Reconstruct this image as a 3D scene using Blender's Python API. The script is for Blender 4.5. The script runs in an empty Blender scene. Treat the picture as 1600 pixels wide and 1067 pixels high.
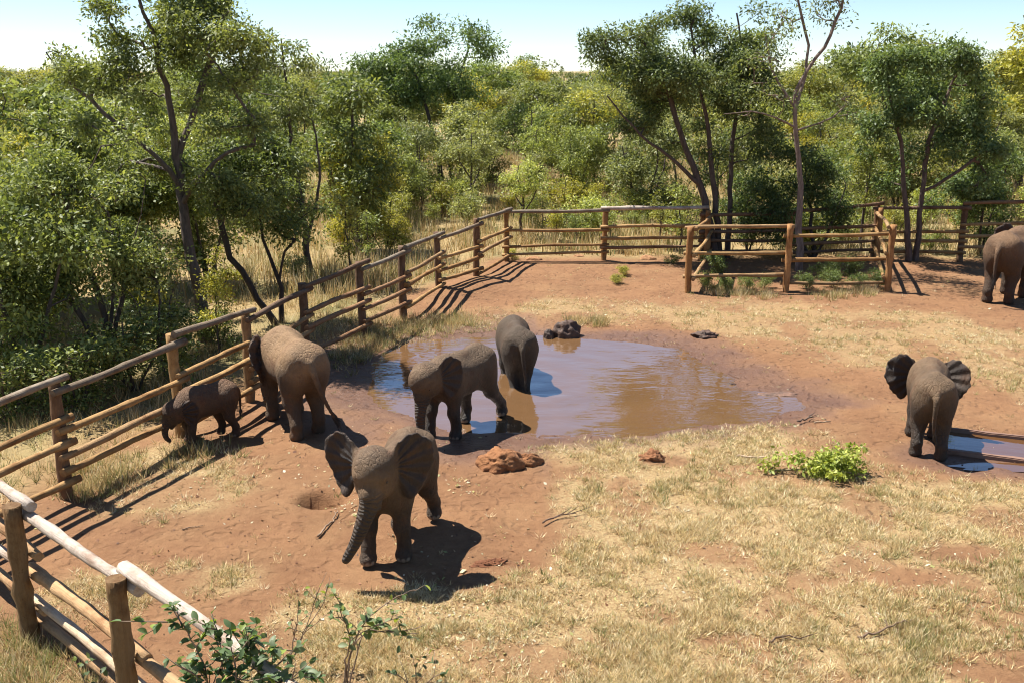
import bpy, math, random
import numpy as np
from mathutils import Vector, Matrix

DO_ELEPH = True
# ------------------------------------------------------------------ camera, light
S = bpy.context.scene
HC, FPX = 5.5, 1550.0
PITCH = math.atan(423.0 / FPX)
cam_data = bpy.data.cameras.new('camera')
cam = bpy.data.objects.new('camera', cam_data)
S.collection.objects.link(cam)
S.camera = cam
cam.location = (0, 0, HC)
cam.rotation_euler = (math.pi / 2 - PITCH, 0, 0)
cam_data.sensor_width = 36
cam_data.lens = FPX / 1600 * 36
cam_data.clip_end = 6000

SUN_EL = math.radians(61)
SHADOW_DIR = Vector((0.88, -0.46)).normalized()          # the way shadows fall on the ground
world = bpy.data.worlds.new('World')
S.world = world
world.use_nodes = True
wn = world.node_tree.nodes
sky = wn.new('ShaderNodeTexSky')
sky.sky_type = 'NISHITA'
sky.sun_disc = False
sky.sun_elevation = SUN_EL
sky.sun_rotation = math.atan2(-SHADOW_DIR.x, -SHADOW_DIR.y)
sky.altitude = 2600
sky.air_density = 1.0
sky.dust_density = 0.25
sky.ozone_density = 3.0
world.node_tree.links.new(sky.outputs[0], wn['Background'].inputs[0])
wn['Background'].inputs[1].default_value = 0.072

sun_data = bpy.data.lights.new('sun', 'SUN')
sun_data.energy = 5.0
sun_data.angle = math.radians(0.53)
sun_data.color = (1.0, 0.955, 0.89)
sun = bpy.data.objects.new('sun', sun_data)
S.collection.objects.link(sun)
ldir = Vector((SHADOW_DIR.x * math.cos(SUN_EL), SHADOW_DIR.y * math.cos(SUN_EL), -math.sin(SUN_EL)))
sun.rotation_euler = ldir.to_track_quat('-Z', 'Y').to_euler()
sun.location = (-10, 6, 30)

S.view_settings.view_transform = 'Standard'
S.view_settings.look = 'None'
S.view_settings.exposure = 1.2
S.view_settings.gamma = 1
S.cycles.use_denoising = True
S.cycles.pixel_filter_type = 'BLACKMAN_HARRIS'
S.cycles.filter_width = 1.1
S.cycles.max_bounces = 6
S.cycles.diffuse_bounces = 3
S.cycles.transparent_max_bounces = 4
S.cycles.caustics_reflective = False
S.cycles.caustics_refractive = False

# ------------------------------------------------------------------ helpers
RNG = np.random.default_rng(7)
random.seed(7)
COL = S.collection


def at(u, v, z=0.0):
    """world point on the level z that shows at photo position (u, v)"""
    dx, dy = (u - 800) / FPX, (533.5 - v) / FPX
    c, s = math.cos(PITCH), math.sin(PITCH)
    d = np.array([dx, c + dy * s, -s + dy * c])
    t = (z - HC) / d[2]
    return np.array([d[0] * t, d[1] * t, z])


def height_at(base, v):
    """height over the ground of a point above `base` that shows at photo row v"""
    c, s = math.cos(PITCH), math.sin(PITCH)
    k = (533.5 - v) / FPX
    # (z-HC)*c + y*s = k * (y*c - (z-HC)*s)
    y = base[1]
    return HC + y * (k * c - s) / (c + k * s)


def hash2(i, j, seed):
    i = i.astype(np.int64); j = j.astype(np.int64)
    h = (i * 374761393 + j * 668265263 + seed * 1442695041) & 0x7fffffff
    h = ((h ^ (h >> 13)) * 1274126177) & 0x7fffffff
    return ((h ^ (h >> 16)) & 0xffff) / 65535.0


def vnoise(x, y, seed=0):
    x = np.asarray(x, float); y = np.asarray(y, float)
    i, j = np.floor(x), np.floor(y)
    fx, fy = x - i, y - j
    fx = fx * fx * (3 - 2 * fx); fy = fy * fy * (3 - 2 * fy)
    a = hash2(i, j, seed); b = hash2(i + 1, j, seed)
    c = hash2(i, j + 1, seed); d = hash2(i + 1, j + 1, seed)
    return (a * (1 - fx) + b * fx) * (1 - fy) + (c * (1 - fx) + d * fx) * fy


def fbm(x, y, seed=0, oct=4):
    s, a, t = 0.0, 1.0, 0.0
    for o in range(oct):
        s = s + a * vnoise(x * 2 ** o, y * 2 ** o, seed + o * 17)
        t += a; a *= 0.5
    return s / t


def sstep(a, b, x):
    t = np.clip((x - a) / (b - a), 0, 1)
    return t * t * (3 - 2 * t)


def poly_sdf(px, py, poly):
    """signed distance to a closed polygon, negative inside"""
    poly = np.asarray(poly, float)
    d = np.full(px.shape, 1e9)
    inside = np.zeros(px.shape, bool)
    n = len(poly)
    for k in range(n):
        a, b = poly[k], poly[(k + 1) % n]
        ex, ey = b - a
        wx, wy = px - a[0], py - a[1]
        t = np.clip((wx * ex + wy * ey) / (ex * ex + ey * ey + 1e-12), 0, 1)
        d = np.minimum(d, (wx - ex * t) ** 2 + (wy - ey * t) ** 2)
        cond = ((a[1] > py) != (b[1] > py))
        with np.errstate(divide='ignore', invalid='ignore'):
            xi = (b[0] - a[0]) * (py - a[1]) / (b[1] - a[1] if b[1] != a[1] else 1e-12) + a[0]
        inside ^= cond & (px < xi)
    d = np.sqrt(d)
    return np.where(inside, -d, d)


def mesh_np(name, V, F, mat=None, smooth=False, attrs=None, colors=None):
    """mesh from arrays; F is (n,3) or (n,4)"""
    V = np.ascontiguousarray(V, np.float32); F = np.ascontiguousarray(F, np.int32)
    me = bpy.data.meshes.new(name)
    n, k = F.shape
    me.vertices.add(len(V)); me.vertices.foreach_set('co', V.ravel())
    me.loops.add(n * k); me.loops.foreach_set('vertex_index', F.ravel())
    me.polygons.add(n); me.polygons.foreach_set('loop_start', np.arange(0, n * k, k, dtype=np.int32))
    if smooth:
        me.polygons.foreach_set('use_smooth', np.ones(n, bool))
    me.update(calc_edges=True)
    for an, av in (attrs or {}).items():
        a = me.attributes.new(an, 'FLOAT', 'POINT')
        a.data.foreach_set('value', np.ascontiguousarray(av, np.float32))
    for an, av in (colors or {}).items():
        a = me.attributes.new(an, 'FLOAT_COLOR', 'POINT')
        av = np.concatenate([av, np.ones((len(av), 1))], 1)
        a.data.foreach_set('color', np.ascontiguousarray(av, np.float32).ravel())
    if mat:
        me.materials.append(mat)
    return me


def link(name, me, parent=None, loc=None, mat4=None):
    o = bpy.data.objects.new(name, me)
    COL.objects.link(o)
    if parent is not None:
        o.parent = parent
    if loc is not None:
        o.location = tuple(float(c) for c in loc)
    if mat4 is not None:
        o.matrix_local = mat4
    return o


def tag(o, label=None, cat=None, group=None, kind=None):
    if label: o['label'] = label
    if cat: o['category'] = cat
    if group: o['group'] = group
    if kind: o['kind'] = kind
    return o


def thing(name, label, cat, loc=(0, 0, 0), rz=0.0, group=None):
    o = bpy.data.objects.new(name, None)
    o.empty_display_size = 0.2
    COL.objects.link(o)
    o.location = tuple(float(c) for c in loc)
    o.rotation_euler = (0, 0, rz)
    return tag(o, label, cat, group)


def merge(parts):
    """join (V, F) pairs with equal face size"""
    Vs, Fs, n = [], [], 0
    for V, F in parts:
        Vs.append(V); Fs.append(np.asarray(F) + n); n += len(V)
    return np.concatenate(Vs), np.concatenate(Fs)


def tube(P, R, sides=6, caps=True):
    """tube along points P with radii R -> quads"""
    P = np.asarray(P, float); R = np.asarray(R, float)
    n = len(P)
    T = np.gradient(P, axis=0)
    T /= np.linalg.norm(T, axis=1)[:, None] + 1e-9
    ref = np.array([0.0, 0, 1]) if abs(T[0][2]) < 0.8 else np.array([1.0, 0, 0])
    A = np.cross(T, ref); A /= np.linalg.norm(A, axis=1)[:, None] + 1e-9
    B = np.cross(T, A)
    ang = np.linspace(0, 2 * np.pi, sides, endpoint=False)
    V = (P[:, None, :] + R[:, None, None] * (np.cos(ang)[None, :, None] * A[:, None, :] + np.sin(ang)[None, :, None] * B[:, None, :])).reshape(-1, 3)
    i = np.arange(n - 1)[:, None] * sides; j = np.arange(sides)[None, :]; j2 = (j + 1) % sides
    F = np.stack([i + j, i + sides + j, i + sides + j2, i + j2], -1).reshape(-1, 4)
    if caps:
        V = np.concatenate([V, P[[0]], P[[-1]]])
        c0, c1 = len(V) - 2, len(V) - 1
        jj = np.arange(sides); j3 = (jj + 1) % sides
        e = (n - 1) * sides
        half = jj[::2]
        F0 = np.stack([np.full(len(half), c0), half, (half + 1) % sides, (half + 2) % sides], -1)
        F1 = np.stack([np.full(len(half), c1), e + (half + 2) % sides, e + (half + 1) % sides, e + half], -1)
        F = np.concatenate([F, F0, F1])
    return V, F


# ------------------------------------------------------------------ materials
class NT:
    def __init__(self, name):
        self.m = bpy.data.materials.new(name)
        self.m.use_nodes = True
        self.t = self.m.node_tree
        self.n = self.t.nodes
        self.bsdf = self.n['Principled BSDF']
        self.out = self.n['Material Output']

    def new(self, typ, **kw):
        nd = self.n.new(typ)
        for k, v in kw.items():
            if k.startswith('i_'):
                key = k[2:]
                key = int(key) if key.isdigit() else key
                nd.inputs[key].default_value = v
            else:
                setattr(nd, k, v)
        return nd

    def l(self, a, b):
        self.t.links.new(a, b)

    def noise(self, scale, detail=4, rough=0.6, vec=None, dim='3D', dist=0.0):
        nd = self.new('ShaderNodeTexNoise', noise_dimensions=dim)
        nd.inputs['Scale'].default_value = scale
        nd.inputs['Detail'].default_value = detail
        nd.inputs['Roughness'].default_value = rough
        nd.inputs['Distortion'].default_value = dist
        if vec is not None: self.l(vec, nd.inputs['Vector'])
        return nd.outputs['Fac']

    def ramp(self, fac, stops):
        nd = self.new('ShaderNodeValToRGB')
        e = nd.color_ramp.elements
        while len(e) < len(stops): e.new(0.5)
        for k, (p, c) in enumerate(stops):
            e[k].position = p
            e[k].color = (c, c, c, 1) if not hasattr(c, '__len__') else (*c, 1)
        self.l(fac, nd.inputs[0])
        return nd.outputs[0]

    def mix(self, fac, a, b, mode='MIX'):
        nd = self.new('ShaderNodeMix', data_type='RGBA', blend_type=mode)
        for idx, v in ((0, fac), (6, a), (7, b)):
            if hasattr(v, 'node'): self.l(v, nd.inputs[idx])
            elif hasattr(v, '__len__'): nd.inputs[idx].default_value = (*v, 1)
            else: nd.inputs[idx].default_value = v
        return nd.outputs[2]

    def math(self, op, a, b=0.0, c=None, clamp=False):
        nd = self.new('ShaderNodeMath', operation=op, use_clamp=clamp)
        for idx, v in ((0, a), (1, b), (2, c)):
            if v is None: continue
            if hasattr(v, 'node'): self.l(v, nd.inputs[idx])
            else: nd.inputs[idx].default_value = v
        return nd.outputs[0]

    def attr(self, name, out='Fac'):
        nd = self.new('ShaderNodeAttribute', attribute_name=name)
        return nd.outputs[out]

    def coord(self, kind='Object'):
        return self.new('ShaderNodeTexCoord').outputs[kind]

    def mapping(self, vec, scale=(1, 1, 1)):
        nd = self.new('ShaderNodeMapping')
        nd.inputs['Scale'].default_value = scale
        self.l(vec, nd.inputs[0])
        return nd.outputs[0]

    def objcolor(self):
        return self.new('ShaderNodeObjectInfo').outputs['Color']

    def bump(self, h, strength=0.5, dist=0.02, normal=None):
        nd = self.new('ShaderNodeBump')
        nd.inputs['Strength'].default_value = strength
        nd.inputs['Distance'].default_value = dist
        self.l(h, nd.inputs['Height'])
        if normal is not None: self.l(normal, nd.inputs['Normal'])
        return nd.outputs[0]

    def set(self, **kw):
        for k, v in kw.items():
            key = k.replace('_', ' ')
            if hasattr(v, 'node'): self.l(v, self.bsdf.inputs[key])
            elif hasattr(v, '__len__') and len(v) == 3: self.bsdf.inputs[key].default_value = (*v, 1)
            else: self.bsdf.inputs[key].default_value = v
        return self.m


def mat_soil():
    m = NT('soil')
    c = m.coord('Object')
    n1 = m.ramp(m.noise(0.8, 6, 0.72, c), [(0.3, 0.0), (0.7, 1.0)])
    n2 = m.noise(7, 6, 0.7, c)
    n3 = m.noise(60, 4, 0.7, c)
    red = m.mix(n1, (0.132, 0.058, 0.0235), (0.245, 0.124, 0.054))
    red = m.mix(m.ramp(n2, [(0.35, 0.0), (0.7, 0.55)]), red, (0.29, 0.155, 0.072))
    red = m.mix(m.ramp(n3, [(0.3, 0.5), (0.48, 0.0)]), red, (0.11, 0.042, 0.018))
    # straw and litter mixed into the soil where grass grows
    n4 = m.noise(38, 5, 0.75, c)
    straw = m.mix(m.noise(90, 3, 0.7, c), (0.245, 0.165, 0.066), (0.52, 0.41, 0.205))
    fac = m.math('MULTIPLY', m.attr('litter'), m.ramp(n4, [(0.38, 0.15), (0.6, 1.0)]))
    col = m.mix(fac, red, straw)
    # wet mud
    wet = m.attr('wet')
    wn_ = m.noise(5, 6, 0.7, c)
    wetf = m.math('MULTIPLY', wet, m.ramp(wn_, [(0.25, 0.7), (0.6, 1.0)]))
    mud = m.mix(m.noise(3, 4, 0.6, c), (0.085, 0.042, 0.026), (0.17, 0.088, 0.055))
    col = m.mix(wetf, col, mud)
    # far woodland floor: dry grass over soil
    dry = m.mix(m.noise(1.2, 6, 0.7, c), (0.21, 0.14, 0.062), (0.40, 0.29, 0.13))
    dry = m.mix(m.ramp(m.noise(0.35, 4, 0.6, c), [(0.45, 0.0), (0.65, 0.7)]), dry, (0.13, 0.14, 0.05))
    col = m.mix(m.attr('bush'), col, dry)
    bn = m.math('ADD', m.math('MULTIPLY', n2, 0.6), m.math('MULTIPLY', n3, 0.3))
    rough = m.math('MULTIPLY_ADD', wetf, -0.6, 0.93)
    vd = m.new('ShaderNodeTexVoronoi', feature='SMOOTH_F1')
    dv = m.new('ShaderNodeVectorMath', operation='ADD')
    m.l(c, dv.inputs[0])
    nz = m.new('ShaderNodeTexNoise'); nz.inputs['Scale'].default_value = 2.5; m.l(c, nz.inputs['Vector']); m.l(nz.outputs['Color'], dv.inputs[1])
    m.l(dv.outputs[0], vd.inputs['Vector']); vd.inputs['Scale'].default_value = 3.6; vd.inputs['Smoothness'].default_value = 0.4
    dent = m.ramp(vd.outputs['Distance'], [(0.12, 0.0), (0.42, 1.0)])
    nrm = m.bump(dent, 0.6, 0.05)
    nrm = m.bump(bn, 0.9, 0.06, nrm)
    nrm = m.bump(n4, 0.5, 0.02, nrm)
    return m.set(Base_Color=col, Roughness=rough, Normal=nrm, Specular_IOR_Level=0.35)


def mat_water(name, col, ripple_centres=()):
    m = NT(name)
    c = m.coord('Object')
    mud = m.mix(m.noise(0.9, 4, 0.6, c, dist=1.2), tuple(0.72 * k for k in col), col)
    nrm_h = m.math('MULTIPLY', m.noise(0.8, 2, 0.5, m.mapping(c, (0.8, 1.9, 1)), dist=1.2), 1.0)
    h2 = m.math('MULTIPLY', m.noise(4.0, 2, 0.5, m.mapping(c, (0.7, 2.2, 1)), dist=0.8), 0.25)
    h = m.math('ADD', nrm_h, h2)
    for (x, y, k, amp) in ripple_centres:
        sub = m.new('ShaderNodeVectorMath', operation='DISTANCE')
        m.l(c, sub.inputs[0]); sub.inputs[1].default_value = (x, y, 0)
        d = m.math('ADD', sub.outputs['Value'], m.math('MULTIPLY', m.noise(1.3, 2, 0.5, c), 0.5))
        s = m.math('SINE', m.math('MULTIPLY', d, k))
        fall = m.math('MULTIPLY', s, m.math('DIVIDE', amp, m.math('ADD', sub.outputs['Value'], 0.8)))
        h = m.math('ADD', h, fall)
    nr = m.bump(h, 0.5, 0.020)
    m.set(Base_Color=mud, Roughness=0.04, IOR=1.45, Normal=nr)
    gl = m.new('ShaderNodeBsdfGlossy'); gl.inputs['Roughness'].default_value = 0.03
    m.l(nr, gl.inputs['Normal'])
    ms = m.new('ShaderNodeMixShader'); ms.inputs[0].default_value = 0.33
    m.l(m.bsdf.outputs[0], ms.inputs[1]); m.l(gl.outputs[0], ms.inputs[2]); m.l(ms.outputs[0], m.out.inputs[0])
    return m.m


def mat_skin():
    m = NT('elephant_skin')
    c = m.coord('Object')
    n1 = m.noise(2.2, 5, 0.62, c)
    n2 = m.noise(11, 5, 0.68, c)
    n3 = m.noise(55, 3, 0.6, c)
    grey = m.mix(n2, (0.028, 0.020, 0.0145), (0.076, 0.055, 0.038))
    dustc = m.mix(n2, (0.125, 0.077, 0.042), (0.25, 0.165, 0.093))
    dust = m.math('MULTIPLY', m.attr('dust'), m.ramp(n1, [(0.28, 0.35), (0.62, 1.0)]))
    col = m.mix(dust, grey, dustc)
    col = m.mix(m.math('MULTIPLY', m.attr('ear'), 0.75), col, (0.052, 0.038, 0.032))  # ear skin darkened, with the shade on the ear backs put into its colour
    col = m.mix(m.math('MULTIPLY', m.attr('trunk_mask'), 0.55), col, (0.075, 0.060, 0.048))
    mudp = m.ramp(m.noise(4.5, 5, 0.7, c), [(0.52, 0.0), (0.66, 0.75)])
    col = m.mix(mudp, col, (0.105, 0.055, 0.030))
    col = m.mix(m.attr('wetleg'), col, (0.030, 0.022, 0.017))
    col = m.mix(m.attr('nail'), col, (0.33, 0.26, 0.19))
    col = m.mix(1.0, col, m.objcolor(), 'MULTIPLY')
    vo = m.new('ShaderNodeTexVoronoi', feature='DISTANCE_TO_EDGE')
    m.l(m.mapping(c, (1.0, 1.0, 1.6)), vo.inputs['Vector']); vo.inputs['Scale'].default_value = 40
    crack = m.ramp(vo.outputs['Distance'], [(0.0, 0.0), (0.09, 1.0)])
    vo2 = m.new('ShaderNodeTexVoronoi', feature='DISTANCE_TO_EDGE')
    m.l(m.mapping(c, (1.0, 1.0, 0.45)), vo2.inputs['Vector']); vo2.inputs['Scale'].default_value = 15
    fold = m.ramp(vo2.outputs['Distance'], [(0.0, 0.0), (0.16, 1.0)])
    ring = m.math('SINE', m.math('MULTIPLY_ADD', m.attr('trunk_u'), 175.0, m.math('MULTIPLY', m.noise(6, 2, 0.5, c), 14.0)))
    ring = m.math('MULTIPLY', m.math('MULTIPLY', ring, m.attr('trunk_mask')), 0.55)
    vein = m.math('MULTIPLY', m.math('SINE', m.math('MULTIPLY', m.attr('ear_a'), 17.0)), m.math('MULTIPLY', m.attr('ear'), 1.0))
    h = m.math('ADD', m.math('MULTIPLY', crack, 0.3), m.math('MULTIPLY', fold, 0.32))
    h = m.math('ADD', h, m.math('MULTIPLY', n3, 0.5))
    h = m.math('ADD', h, m.math('ADD', ring, vein))
    return m.set(Base_Color=col, Roughness=m.math('MULTIPLY_ADD', m.attr('wetleg'), -0.45, 0.72), Normal=m.bump(h, 0.85, 0.028), Specular_IOR_Level=0.35)


def mat_simple(name, c1, c2, scale=8, rough=0.8, bump=0.4, bdist=0.01, stretch=(1, 1, 1), tint=False):
    m = NT(name)
    c = m.mapping(m.coord('Object'), stretch)
    n = m.noise(scale, 5, 0.65, c)
    col = m.mix(m.ramp(n, [(0.3, 0.0), (0.7, 1.0)]), c1, c2)
    if tint: col = m.mix(1.0, col, m.objcolor(), 'MULTIPLY')
    return m.set(Base_Color=col, Roughness=rough, Normal=m.bump(n, bump, bdist))


def mat_wood():
    m = NT('peeled_log')
    c = m.coord('Object')
    g = m.noise(9, 5, 0.7, m.mapping(c, (3.5, 3.5, 0.22)), dist=0.6)
    b = m.noise(3.2, 5, 0.7, m.mapping(c, (1, 1, 0.7)))
    k = m.noise(14, 3, 0.6, c)
    col = m.mix(g, (0.55, 0.52, 0.48), (1.1, 1.06, 1.0))
    col = m.mix(m.ramp(b, [(0.45, 0.0), (0.62, 0.8)]), col, (0.42, 0.30, 0.22))
    col = m.mix(m.ramp(k, [(0.68, 0.0), (0.74, 0.85)]), col, (0.22, 0.14, 0.09))
    col = m.mix(1.0, col, m.objcolor(), 'MULTIPLY')
    h = m.math('ADD', g, m.math('MULTIPLY', b, 0.8))
    return m.set(Base_Color=col, Roughness=0.78, Normal=m.bump(h, 0.95, 0.02), Specular_IOR_Level=0.2)


def mat_leaf(name='leaf', gloss=0.5):
    m = NT(name)
    col = m.mix(1.0, m.attr('col', 'Color'), m.objcolor(), 'MULTIPLY')
    m.set(Base_Color=col, Roughness=gloss, Specular_IOR_Level=0.32)
    tr = m.new('ShaderNodeBsdfTranslucent')
    tc = m.mix(1.0, col, (1.35, 1.32, 0.6), 'MULTIPLY')
    m.l(tc, tr.inputs['Color'])
    ms = m.new('ShaderNodeMixShader')
    ms.inputs[0].default_value = 0.36
    m.l(m.bsdf.outputs[0], ms.inputs[1]); m.l(tr.outputs[0], ms.inputs[2])
    m.l(ms.outputs[0], m.out.inputs[0])
    return m.m


def mat_grass():
    m = NT('grass_blade')
    col = m.attr('col', 'Color')
    m.set(Base_Color=col, Roughness=0.6, Specular_IOR_Level=0.3)
    tr = m.new('ShaderNodeBsdfTranslucent')
    m.l(col, tr.inputs['Color'])
    ms = m.new('ShaderNodeMixShader'); ms.inputs[0].default_value = 0.3
    m.l(m.bsdf.outputs[0], ms.inputs[1]); m.l(tr.outputs[0], ms.inputs[2])
    m.l(ms.outputs[0], m.out.inputs[0])
    return m.m


M = dict(
    soil=mat_soil(), skin=mat_skin(), wood=mat_wood(), leaf=mat_leaf(), grass=mat_grass(),
    hair=mat_simple('tail_hair', (0.012, 0.01, 0.009), (0.03, 0.024, 0.02), 20, 0.6),
    eye=mat_simple('eye', (0.01, 0.007, 0.005), (0.02, 0.012, 0.008), 20, 0.15, 0.0),
    bark=mat_simple('bark', (0.055, 0.042, 0.033), (0.16, 0.128, 0.105), 7, 0.9, 0.9, 0.02, (2.2, 2.2, 0.5), True),
    clod=mat_simple('earth_clod', (0.16, 0.064, 0.024), (0.30, 0.142, 0.060), 9, 0.95, 1.0, 0.05, tint=True),
    mudlump=mat_simple('wet_mud', (0.022, 0.014, 0.010), (0.075, 0.042, 0.028), 7, 0.72, 0.9, 0.04, tint=True),
    concrete=mat_simple('red_stained_concrete', (0.15, 0.080, 0.052), (0.25, 0.145, 0.10), 6, 0.7, 0.5, 0.01),
    twig=mat_simple('dry_twig', (0.10, 0.065, 0.042), (0.33, 0.25, 0.18), 9, 0.85, 0.5, 0.005, tint=True),
    chip=mat_grass(),
)

# ------------------------------------------------------------------ plan of the place
def gpts(px):
    return np.array([at(u, v)[:2] for u, v in px])


POOL = gpts([(572, 612), (578, 575), (610, 548), (660, 534), (740, 527), (840, 523), (930, 527), (1000, 533), (1062, 541), (1092, 556), (1108, 574),
             (1150, 588), (1152, 606), (1205, 610), (1250, 619), (1254, 629), (1205, 641), (1150, 655), (1060, 664), (960, 671),
             (860, 676), (795, 672), (745, 676), (690, 664), (640, 648), (598, 634)])
L_POSTS = [((105, 777), 592), ((284, 689), 523), ((391, 626), 486), ((479, 568), 443), ((568, 524), 409), ((631, 498), 385), ((686, 457), 363), ((744, 442), 342), ((791, 411), 327)]
B_POSTS = [((943, 409), 325), ((1095, 408), 331), ((1230, 407), 330), ((1363, 403), 318), ((1499, 409), 320), ((1650, 411), 314)]
P_POSTS = [((1075, 457), 355), ((1228, 456), 351), ((1386, 456), 352)]
_lp = gpts([p[0] for p in L_POSTS]); _bp = gpts([p[0] for p in B_POSTS])
_ext = _lp[0] + (_lp[0] - _lp[1]) * 1.0
_n0, _n1 = at(52, 981)[:2], at(206, 1085)[:2]
ENCL = np.array([_n0 + (_n0 - _n1) * 0.9] + [_ext] + list(_lp) + list(_bp) + [(40, _bp[-1][1]), (40, -5), (_n1 + (_n1 - _n0) * 4)])
GRASS_MAIN = gpts([(852, 690), (940, 676), (1060, 670), (1180, 664), (1290, 676), (1350, 700), (1400, 740), (1480, 752), (1700, 760), (1900, 1090), (1700, 1500), (500, 1500),
                   (400, 1067), (430, 1000), (500, 980), (620, 955), (760, 925), (840, 850), (870, 800), (890, 735)])
GRASS_LEFT = gpts([(120, 745), (190, 715), (260, 700), (330, 708), (395, 720), (410, 765), (330, 800), (230, 805), (150, 800)])
GRASS_TOP = gpts([(590, 522), (660, 508), (760, 486), (860, 470), (990, 476), (1100, 470), (1250, 474), (1400, 480), (1600, 512), (1800, 530), (1800, 660), (1600, 640),
                  (1530, 600), (1400, 580), (1240, 560), (1130, 520), (1040, 508), (900, 500), (700, 524), (600, 540)])
PATCHES = [(at(345, 905), 0.55), (at(150, 930), 0.8), (at(490, 965), 0.7), (at(420, 745), 0.3), (at(290, 890), 0.25), (at(575, 585), 0.35), (at(640, 530), 0.9)]
BARE = [(at(1500, 865), 0.75, 0.3), (at(1420, 905), 0.5, .2), (at(1560, 1045), 0.7, .3), (at(1150, 1000), 0.5, .15), (at(1040, 720), 0.5, .3)]


def zone_grass(x, y):
    """how thickly short grass covers the paddock floor, 0..1"""
    wob = (fbm(x * 0.9, y * 0.9, 31) - 0.5) * 1.5
    main = sstep(0.45, -0.5, poly_sdf(x, y, GRASS_MAIN) + wob)
    left = sstep(0.3, -0.4, poly_sdf(x, y, GRASS_LEFT) + wob * 0.5) * 0.9
    top = sstep(0.5, -0.6, poly_sdf(x, y, GRASS_TOP) + wob) * 0.55
    g = np.maximum(np.maximum(main, left), top)
    for c, r in PATCHES:
        d = np.hypot(x - c[0], y - c[1])
        g = np.maximum(g, 0.85 * sstep(r, r * 0.4, d + wob * 0.3))
    for c, rx, ry in BARE:
        d = np.hypot((x - c[0]) / rx, (y - c[1]) / ry)
        g = g * (1 - 0.9 * sstep(1.1, 0.5, d + wob * 0.4))
    patch = sstep(0.34, 0.54, fbm(x * 1.3 + 9, y * 1.3, 77, 4))
    return g * (0.22 + 0.78 * patch)


def pool_sd(x, y):
    return poly_sdf(x, y, POOL) + (fbm(x * 2.2, y * 2.2, 5, 3) - 0.5) * 0.28


HOLE = at(506, 786)
WATER_Z = -0.045
EL_PATH = []


def ground_z(x, y, sd=None):
    x = np.asarray(x, float); y = np.asarray(y, float)
    if sd is None: sd = pool_sd(x, y)
    base = 0.07 * (fbm(x * 0.45, y * 0.45, 3, 3) - 0.5) + 0.045 * (fbm(x * 2.3, y * 2.3, 11, 4) - 0.5)
    near = sstep(0.0, 1.3, sd)
    z = np.where(sd > 0, -0.045 + 0.05 * sstep(0, 0.9, sd) + base * (0.25 + 0.75 * near), -0.045 - 0.24 * sstep(0, 1.6, -sd))
    # hollow dug in front of the elephant
    hx, hy = x - HOLE[0], y - HOLE[1]
    d = np.hypot(hx / 0.34, hy / 0.27)
    z = z - 0.30 * sstep(1.1, 0.6, d) * (0.65 + 0.35 * sstep(0.3, -0.3, hx)) + 0.035 * np.exp(-((d - 1.35) / 0.3) ** 2)
    # earth heaped at the foot of the far fence corner and under the posts
    for u, v, r, a in ((742, 447, 0.9, 0.16), (690, 462, 0.8, 0.10), (840, 432, 2.0, 0.10), (286, 694, 0.5, 0.08), (770, 735, 0.9, 0.06), (505, 815, 0.7, 0.04)):
        c = at(u, v)
        z = z + a * np.exp(-((x - c[0]) ** 2 + (y - c[1]) ** 2) / (r * r))
    return z


def gz(p):
    return float(ground_z(np.array([p[0]]), np.array([p[1]]))[0])


def on_ground(u, v):
    p = at(u, v)
    p[2] = gz(p)
    return p


def grow_axis(lo, hi, step, far_lo, far_hi, r=1.09):
    a = list(np.arange(lo, hi + step / 2, step))
    s = step; x = a[-1]
    while x < far_hi:
        s *= r; x += s; a.append(x)
    s = step; x = a[0]; pre = []
    while x > far_lo:
        s *= r; x -= s; pre.append(x)
    return np.array(pre[::-1] + a)


gx = grow_axis(-9, 11, 0.10, -3000, 3000)
gy = grow_axis(7.2, 27, 0.10, -60, 5000)
GX, GY = np.meshgrid(gx, gy, indexing='ij')
fx_, fy_ = GX.ravel(), GY.ravel()
SD = pool_sd(fx_, fy_)
GZ = ground_z(fx_, fy_, SD)
enc = poly_sdf(fx_, fy_, ENCL)
wobble = (fbm(fx_ * 0.8, fy_ * 0.8, 91) - 0.5) * 1.4
bush_mask = sstep(0.0, 1.4, enc + wobble)
lit = zone_grass(fx_, fy_)
lit = np.clip(lit * 1.15 + 0.10 * sstep(0.45, 0.7, fbm(fx_ * 1.7, fy_ * 1.7, 55)), 0, 1) * (1 - bush_mask)
wet = sstep(1.5, 0.1, SD * np.where(fx_ < 0.5, 0.75, 1.2) + (fbm(fx_ * 1.6, fy_ * 1.6, 41) - 0.5) * 1.6)
c_ = at(560, 590); wet = np.maximum(wet, 0.8 * sstep(1.3, 0.5, np.hypot((fx_ - c_[0]) / 1.0, (fy_ - c_[1]) / 1.5) + wobble * 0.4))
c_ = at(1540, 712); wet = np.maximum(wet, 0.85 * sstep(1.25, 0.8, np.hypot((fx_ - c_[0] - .6) / 1.9, (fy_ - c_[1] + .1) / 0.85) + wobble * 0.12))
ni, nj = len(gx), len(gy)
I = np.arange(ni - 1)[:, None] * nj + np.arange(nj - 1)[None, :]
GF = np.stack([I, I + nj, I + nj + 1, I + 1], -1).reshape(-1, 4)
ground = link('ground', mesh_np('ground', np.stack([fx_, fy_, GZ], 1), GF, M['soil'], True, dict(litter=lit, wet=wet, bush=bush_mask)))
tag(ground, 'red brown earth floor of the elephant paddock and the bush', kind='structure')

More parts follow.
